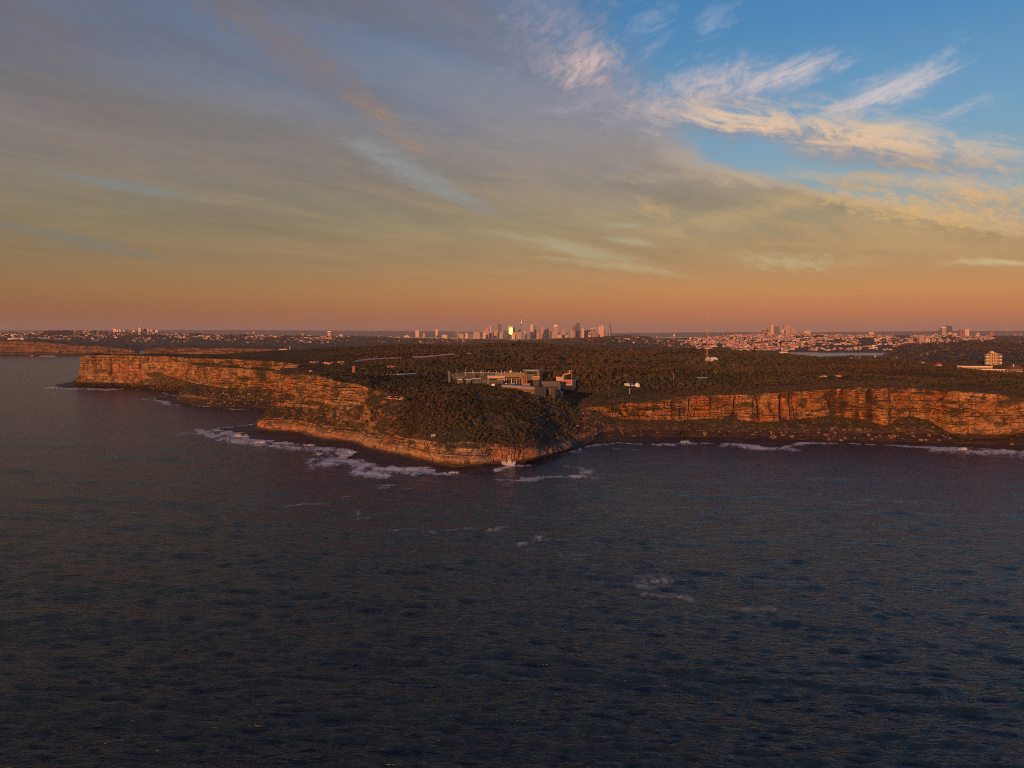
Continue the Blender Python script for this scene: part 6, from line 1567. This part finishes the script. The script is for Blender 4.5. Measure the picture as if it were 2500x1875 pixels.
# needle tower
s = C / FOC; g = empty('needle_tower', ((1273.3 - 1250) * s, C, 0)); tag(g, 'thin needle tower with golden turret and spire above the city', 'tower')
zt = lambda y: EYE - (y - HOR) * s
MB().tube((0, 0, -5), (0, 0, zt(792)), 5.0, 4.2, 10).put('shaft', FM['g'], g)
MB().lathe([(5, zt(793)), (13, zt(790.5)), (14.5, zt(788.5)), (12, zt(786)), (7, zt(784.5)), (5, zt(783))], 16).put('turret', FM['y'], g)
MB().tube((0, 0, zt(783)), (0, 0, zt(778)), 2.6, .8, 6).put('spire', FM['o'], g)
# arch bridge
s = 10400 / FOC; bx0, bx1 = (1556 - 1250) * s, (1603.5 - 1250) * s; yb = 10400
g = empty('arch_bridge', ((bx0 + bx1) / 2, yb, 0)); tag(g, 'great steel arch bridge seen end on over the far harbour', 'bridge')
M_bridge = plain('grey_bridge_steel', (0.16, 0.13, 0.14)); hw = (bx1 - bx0) / 2
zc = lambda u, y0, y1: EYE - ((y0 + (y1 - y0) * (1 - u * u)) - HOR) * s
up = MB(); lo_ = MB(); wb = MB(); N_ = 22
for side in (0, 26):
    pu = [(u * hw, side, zc(u, 826, 814.8)) for u in np.linspace(-1, 1, N_ + 1)]; pl_ = [(u * hw, side, zc(u, 829, 817.2)) for u in np.linspace(-1, 1, N_ + 1)]
    for i in range(N_):
        up.tube(pu[i], pu[i + 1], 2.4, n=5); lo_.tube(pl_[i], pl_[i + 1], 2.2, n=5); wb.tube(pl_[i], pu[i + 1], 1.0, n=4)
up.put('upper_chord', M_bridge, g); lo_.put('lower_chord', M_bridge, g); wb.put('lattice', M_bridge, g)
MB().box(-hw * 1.35, hw * 1.35, 2, 24, 48, 53).put('deck', M_bridge, g)
for u in (-1, 1): MB().box(u * hw - 7, u * hw + 7, -2, 28, -4, 78).put('pylon', FM['p'], g)
hg = MB()
for u in np.linspace(-.85, .85, 14): hg.tube((u * hw, 0, 53), (u * hw, 0, zc(u, 829, 817.2)), .8, n=4)
hg.put('hangers', M_bridge, g); MB().tube((0, 10, zc(0, 826, 814.8)), (0, 10, zc(0, 826, 814.8) + 16), .9, n=4).put('flagpole', M_bridge, g)
# masts
for x, yt, yb_, D_, lb in [(2456.5, 791, 822, 11500, 'tall thin red and white mast at the far right'), (2179, 810.7, 821, 10500, 'short thin mast on the right ridge'), (2261, 811.5, 821, 10500, 'thin mast beside the small red brown block'), (1608.5, 815, 824, 9000, 'tiny white topped mast right of the arch bridge'), (1318, 793, 800, 11000, 'thin roof aerial above the red striped tower')]:
    s = D_ / FOC; g = empty('antenna_mast', ((x - 1250) * s, D_, 0)); tag(g, lb, 'mast')
    h = EYE - (yt - HOR) * s; MB().tube((0, 0, 0), (0, 0, h), 3.0, 1.2, 6).put('pole', M_rail if x > 2400 else M_steel, g)
    for z in (.6, .8): MB().tube((-4, 0, h * z), (4, 0, h * z), 1.0, n=4).put('cross_arm', M_rail, g)
for x, yt, lb in [(1396, 785.5, 'tower crane leaning beside the dark skyscraper'), (2484, 808, 'crane over the red block, left one'), (2497, 806, 'crane over the red block, right one')]:
    s = 11000 / FOC; g = empty('tower_crane', ((x - 1250) * s, 10950, 0)); tag(g, lb, 'crane', 'tower cranes'); h = EYE - (yt - HOR) * s
    MB().tube((20, 0, 0), (20, 0, h - 45), 2.0, n=5).put('mast', M_rail, g); MB().tube((20, 0, h - 45), (0, 0, h), 1.6, .7, 5).put('jib', M_rail, g); MB().box(20, 32, -2, 2, h - 50, h - 45).put('counterweight', M_dark, g)
# golden dome on the shore right of the bridge
s = 8600 / FOC; g = empty('gleaming_shrine', ((1614 - 1250) * s, 7900, 90)); tag(g, 'bright pointed roof flashing orange right of the arch bridge', 'building')
MB().box(-8, 8, 0, 12, -60, -4).put('wall', FM['r'], g); MB().lathe([(7, -4), (8, 6), (4, 14), (.6, 22)], 10, 0, 6).put('roof', FM['w'], g)
# lighthouses
for x, yt, yb_, D_, wd, lb in [(32.5, 815, 828, 4900, 3.4, 'white lighthouse on the far left headland'), (708, 844, 853, 4400, 2.2, 'small banded lighthouse at the tip of the distant cliffs'), (317.5, 849, 854.5, 4420, 1.2, 'tiny white marker tower in the dip of the distant cliffs')]:
    s = D_ / FOC; zb = EYE - (yb_ - HOR) * s; g = empty('lighthouse', ((x - 1250) * s, D_, zb)); tag(g, lb, 'lighthouse'); h = (yb_ - yt) * s
    MB().lathe([(wd * 1.1, -14), (wd * .8, h * .75)], 12).put('tower', M_white, g); MB().lathe([(wd * 1.0, h * .75), (wd * 1.0, h * .79)], 12).put('gallery', M_white, g); MB().lathe([(wd * .6, h * .79), (wd * .6, h * .93), (.2, h)], 10).put('lantern', M_orange, g)
s = 4900 / FOC; g = empty('lighthouse_quarters', ((11 - 1250) * s, 4930, EYE - (828.5 - HOR) * s)); tag(g, 'long white walled quarters beside the far left lighthouse', 'building'); MB().box(0, 39 * s, 0, 20, -14, 4.4).put('wall', M_white, g); MB().box(-1, 39 * s + 1, -1, 21, 4.41, 5.6).put('roof', M_orange, g)
s = 4400 / FOC; g = empty('lighthouse_quarters', ((676 - 1250) * s, 4420, EYE - (854.5 - HOR) * s)); tag(g, 'pale low cottage left of the small banded lighthouse', 'building'); MB().box(0, 22 * s, 0, 14, -14, 3.0).put('wall', M_white, g); MB().gable(0, 22 * s, 0, 14, 3.01, 6, 1).put('roof', M_orange, g)
# ferry by the far shore
s = 4900 / FOC; g = empty('shore_hall', ((1926 - 1250) * s, 5060, 0)); tag(g, 'long white hall with red roof on the far harbour shore', 'building'); MB().box(0, 20 * s, 0, 18, -2, 7.5).put('wall', M_white, g); MB().gable(8, 14 * s, 0, 18, 7.51, 13, 1).put('roof', M_red, g)

# ------------------------------------------------------------------ homes on the slopes
rh = np.random.RandomState(31)
H = []                                          # x, y, z, w, h, bright


def homes(V, n, x0, x1, t0, t1, w0=14, w1=30, dens=None, br=1.0):
    nx = V.shape[0]; k = 0
    while k < n:
        i = rh.randint(0, nx - 1); t = rh.uniform(t0, t1) * 14; j = int(t); ft = t - j
        p = V[i, j] * (1 - ft) + V[i, min(j + 1, 14)] * ft
        px = 1250 + FOC * p[0] / p[1]; py = HOR + FOC * (EYE - p[2]) / p[1]
        k += 1
        if not (x0 < px < x1): continue
        if dens and rh.rand() > dens(px, py): continue
        H.append((p[0] + rh.uniform(-20, 20), p[1], p[2], rh.uniform(w0, w1) * (1.6 if rh.rand() > .9 else 1) * min(1, p[1] / 7500), rh.uniform(3.5, 7) * (1.9 if rh.rand() > .93 else 1), 3 if (br == 1 and py > 829 and rh.rand() < .75) else rh.choice([0, 1, 2, 3], p=[.42, .28, .16, .14] if br > 1 else [.32, .25, .13, .30])))  # low slopes lie in shade: most houses there are painted grey for it


nz_ = lambda px, py: sstep(float(vnoise(np.array(px / 40.0), np.array(py / 6.0), np.array(0.0), 700)), -.45, .25)
homes(R4, 9500, 1600, 2420, .05, 1.0, 10, 26, lambda x, y: nz_(x, y) * (1.0 if x < 1990 else .5) * (0.12 if (1845 < x < 1850) else 1), 2)
homes(R4, 2600, 1690, 1990, .15, 1.0, 10, 24, lambda x, y: 1.0, 2)
homes(R1, 2300, -40, 1150, .25, 1.0, 13, 28, lambda x, y: nz_(x, y) * (.4 if y > 832 else 1.0))
homes(R2, 3200, 850, 1640, .3, 1.0, 15, 34, lambda x, y: .9)
homes(R3, 500, 1500, 1720, .35, .9, 12, 24, lambda x, y: 1.0 if y > 826 else .3)
homes(R3, 500, 1300, 1520, .6, .95, 12, 20, lambda x, y: .06)
homes(R7, 160, 1610, 1790, .2, .9, 12, 24)
homes(R6, 60, 2060, 2330, .4, .9, 10, 16, lambda x, y: .6); homes(R5, 60, 2180, 2500, .8, 1.0, 10, 18, lambda x, y: .4)
H = np.array(H)
HM = [plain('cream_house_wall', (0.52, 0.34, 0.28)), plain('tile_red_house', (0.40, 0.16, 0.12)), plain('white_house_wall', (0.66, 0.52, 0.48)), plain('grey_or_shaded_house_wall', (0.15, 0.15, 0.18))]  # the last one also paints shade on the low houses
M_tile = plain('dark_roof_tile', (0.22, 0.11, 0.09))


def home_geo(w, h):
    w2 = w / 2; return [(-w2, 0, -6), (w2, 0, -6), (w2, 10, -6), (-w2, 10, -6), (-w2, 0, h), (w2, 0, h), (w2, 10, h), (-w2, 10, h), (-w2 * .6, 5, h + 3), (w2 * .6, 5, h + 3)]


hf = [(0, 1, 5, 4), (1, 2, 6, 5), (2, 3, 7, 6), (3, 0, 4, 7)]; rf = [(4, 5, 9, 8), (6, 7, 8, 9), (5, 6, 9), (7, 4, 8)]
sc_ = H[:, 3] * H[:, 4] / H[:, 1] ** 2
hx = 1250 + FOC * H[:, 0] / H[:, 1]
sc_[(hx < 0) | (hx > 2500)] = 0
od = np.argsort(-sc_); solo = od[:300]; rest_h = od[300:]
proto = []
for k in range(4):
    wm = bpy.data.meshes.new('home_wall'); wm.from_pydata(home_geo(1.0, 1.0)[:8], [], hf); wm.materials.append(HM[k]); proto.append(wm)
rm_ = bpy.data.meshes.new('home_roof'); rm_.from_pydata([(x, y, 0) for x, y in ((-.53, -.6), (.53, -.6), (.53, 10.6), (-.53, 10.6))] + [(-.3, 5, 1), (.3, 5, 1)], [], [(0, 1, 5, 4), (2, 3, 4, 5), (1, 2, 5), (3, 0, 4)]); rm_.materials.append(M_tile)
for k in range(4):
    me = proto[k]; co = [(-.5, 0, -.7), (.5, 0, -.7), (.5, 10, -.7), (-.5, 10, -.7), (-.5, 0, 1), (.5, 0, 1), (.5, 10, 1), (-.5, 10, 1)]
    for v, c_ in zip(me.vertices, co): v.co = c_


def hrow(k):
    y = HOR + FOC * (EYE - H[k, 2]) / H[k, 1]
    return 'high ' if y < 826 else 'midway ' if y < 836 else 'low '


def hplace(x):
    return ('on the left shore above the distant cliffs' if x < 420 else 'on the low shore left of the city' if x < 1000 else 'at the foot of the city towers' if x < 1500 else 'on the slope right of the arch bridge' if x < 1760 else 'on the crowded hillside under the hill cluster' if x < 1990 else 'on the wooded shore before the right cluster')


cn = ['cream', 'red tiled', 'white', 'grey']
for k in solo:
    x, y, z, w, h, c_ = H[k]
    g = empty('house', (x, y, z)); tag(g, '%s%s %s house %s%s' % ('tall ' if h > 9 else '', 'broad' if w > 34 else 'wide' if w > 24 else 'small', cn[int(c_)], hrow(k), hplace(hx[k])), 'house', 'houses ' + hplace(hx[k]))
    o = link('wall', proto[int(c_)], None, g); o.scale = (w, 1, h); o2 = link('roof', rm_, None, g, (0, 0, h + .02)); o2.scale = (w, 1, 3)
for c_ in range(4):
    vs, fs, k0 = [], [], 0
    for k in rest_h:
        if int(H[k, 5]) != c_: continue
        x, y, z, w, h = H[k, :5]
        vs += [(a + x, d_ + y, e_ + z) for a, d_, e_ in home_geo(w, h)]; fs += [tuple(k0 + i for i in f_) for f_ in hf + rf]; k0 += 10
    me = bpy.data.meshes.new('distant_houses'); me.from_pydata(vs, [], fs); me.update()
    tag(link('distant_houses', me, HM[c_]), cn[c_] + ' houses crowding the far shores', None, None, 'stuff')
# tree crowns rising over the far ridges give them a ragged line
FT = []
for V_, n_, s0 in ((R3, 2600, 16), (R5, 1500, 11), (R6, 1500, 9), (R1, 4200, 16), (R4, 3400, 12), (R2, 1500, 16)):
    for _ in range(n_):
        i = rh.randint(0, V_.shape[0]); j = rh.randint(4, 15); p = V_[i, j] if rh.rand() > .35 else V_[i, 14]
        s_ = s0 * rh.uniform(.5, 1.3); FT.append((p[0] + rh.uniform(-25, 25), p[1] + rh.uniform(-60, 0), p[2] - 1, s_, s_ * .8))
scatter('distant_woods', np.array(FT), CROWNS, 'dark woods on the far ridges', .62, .8, 9)
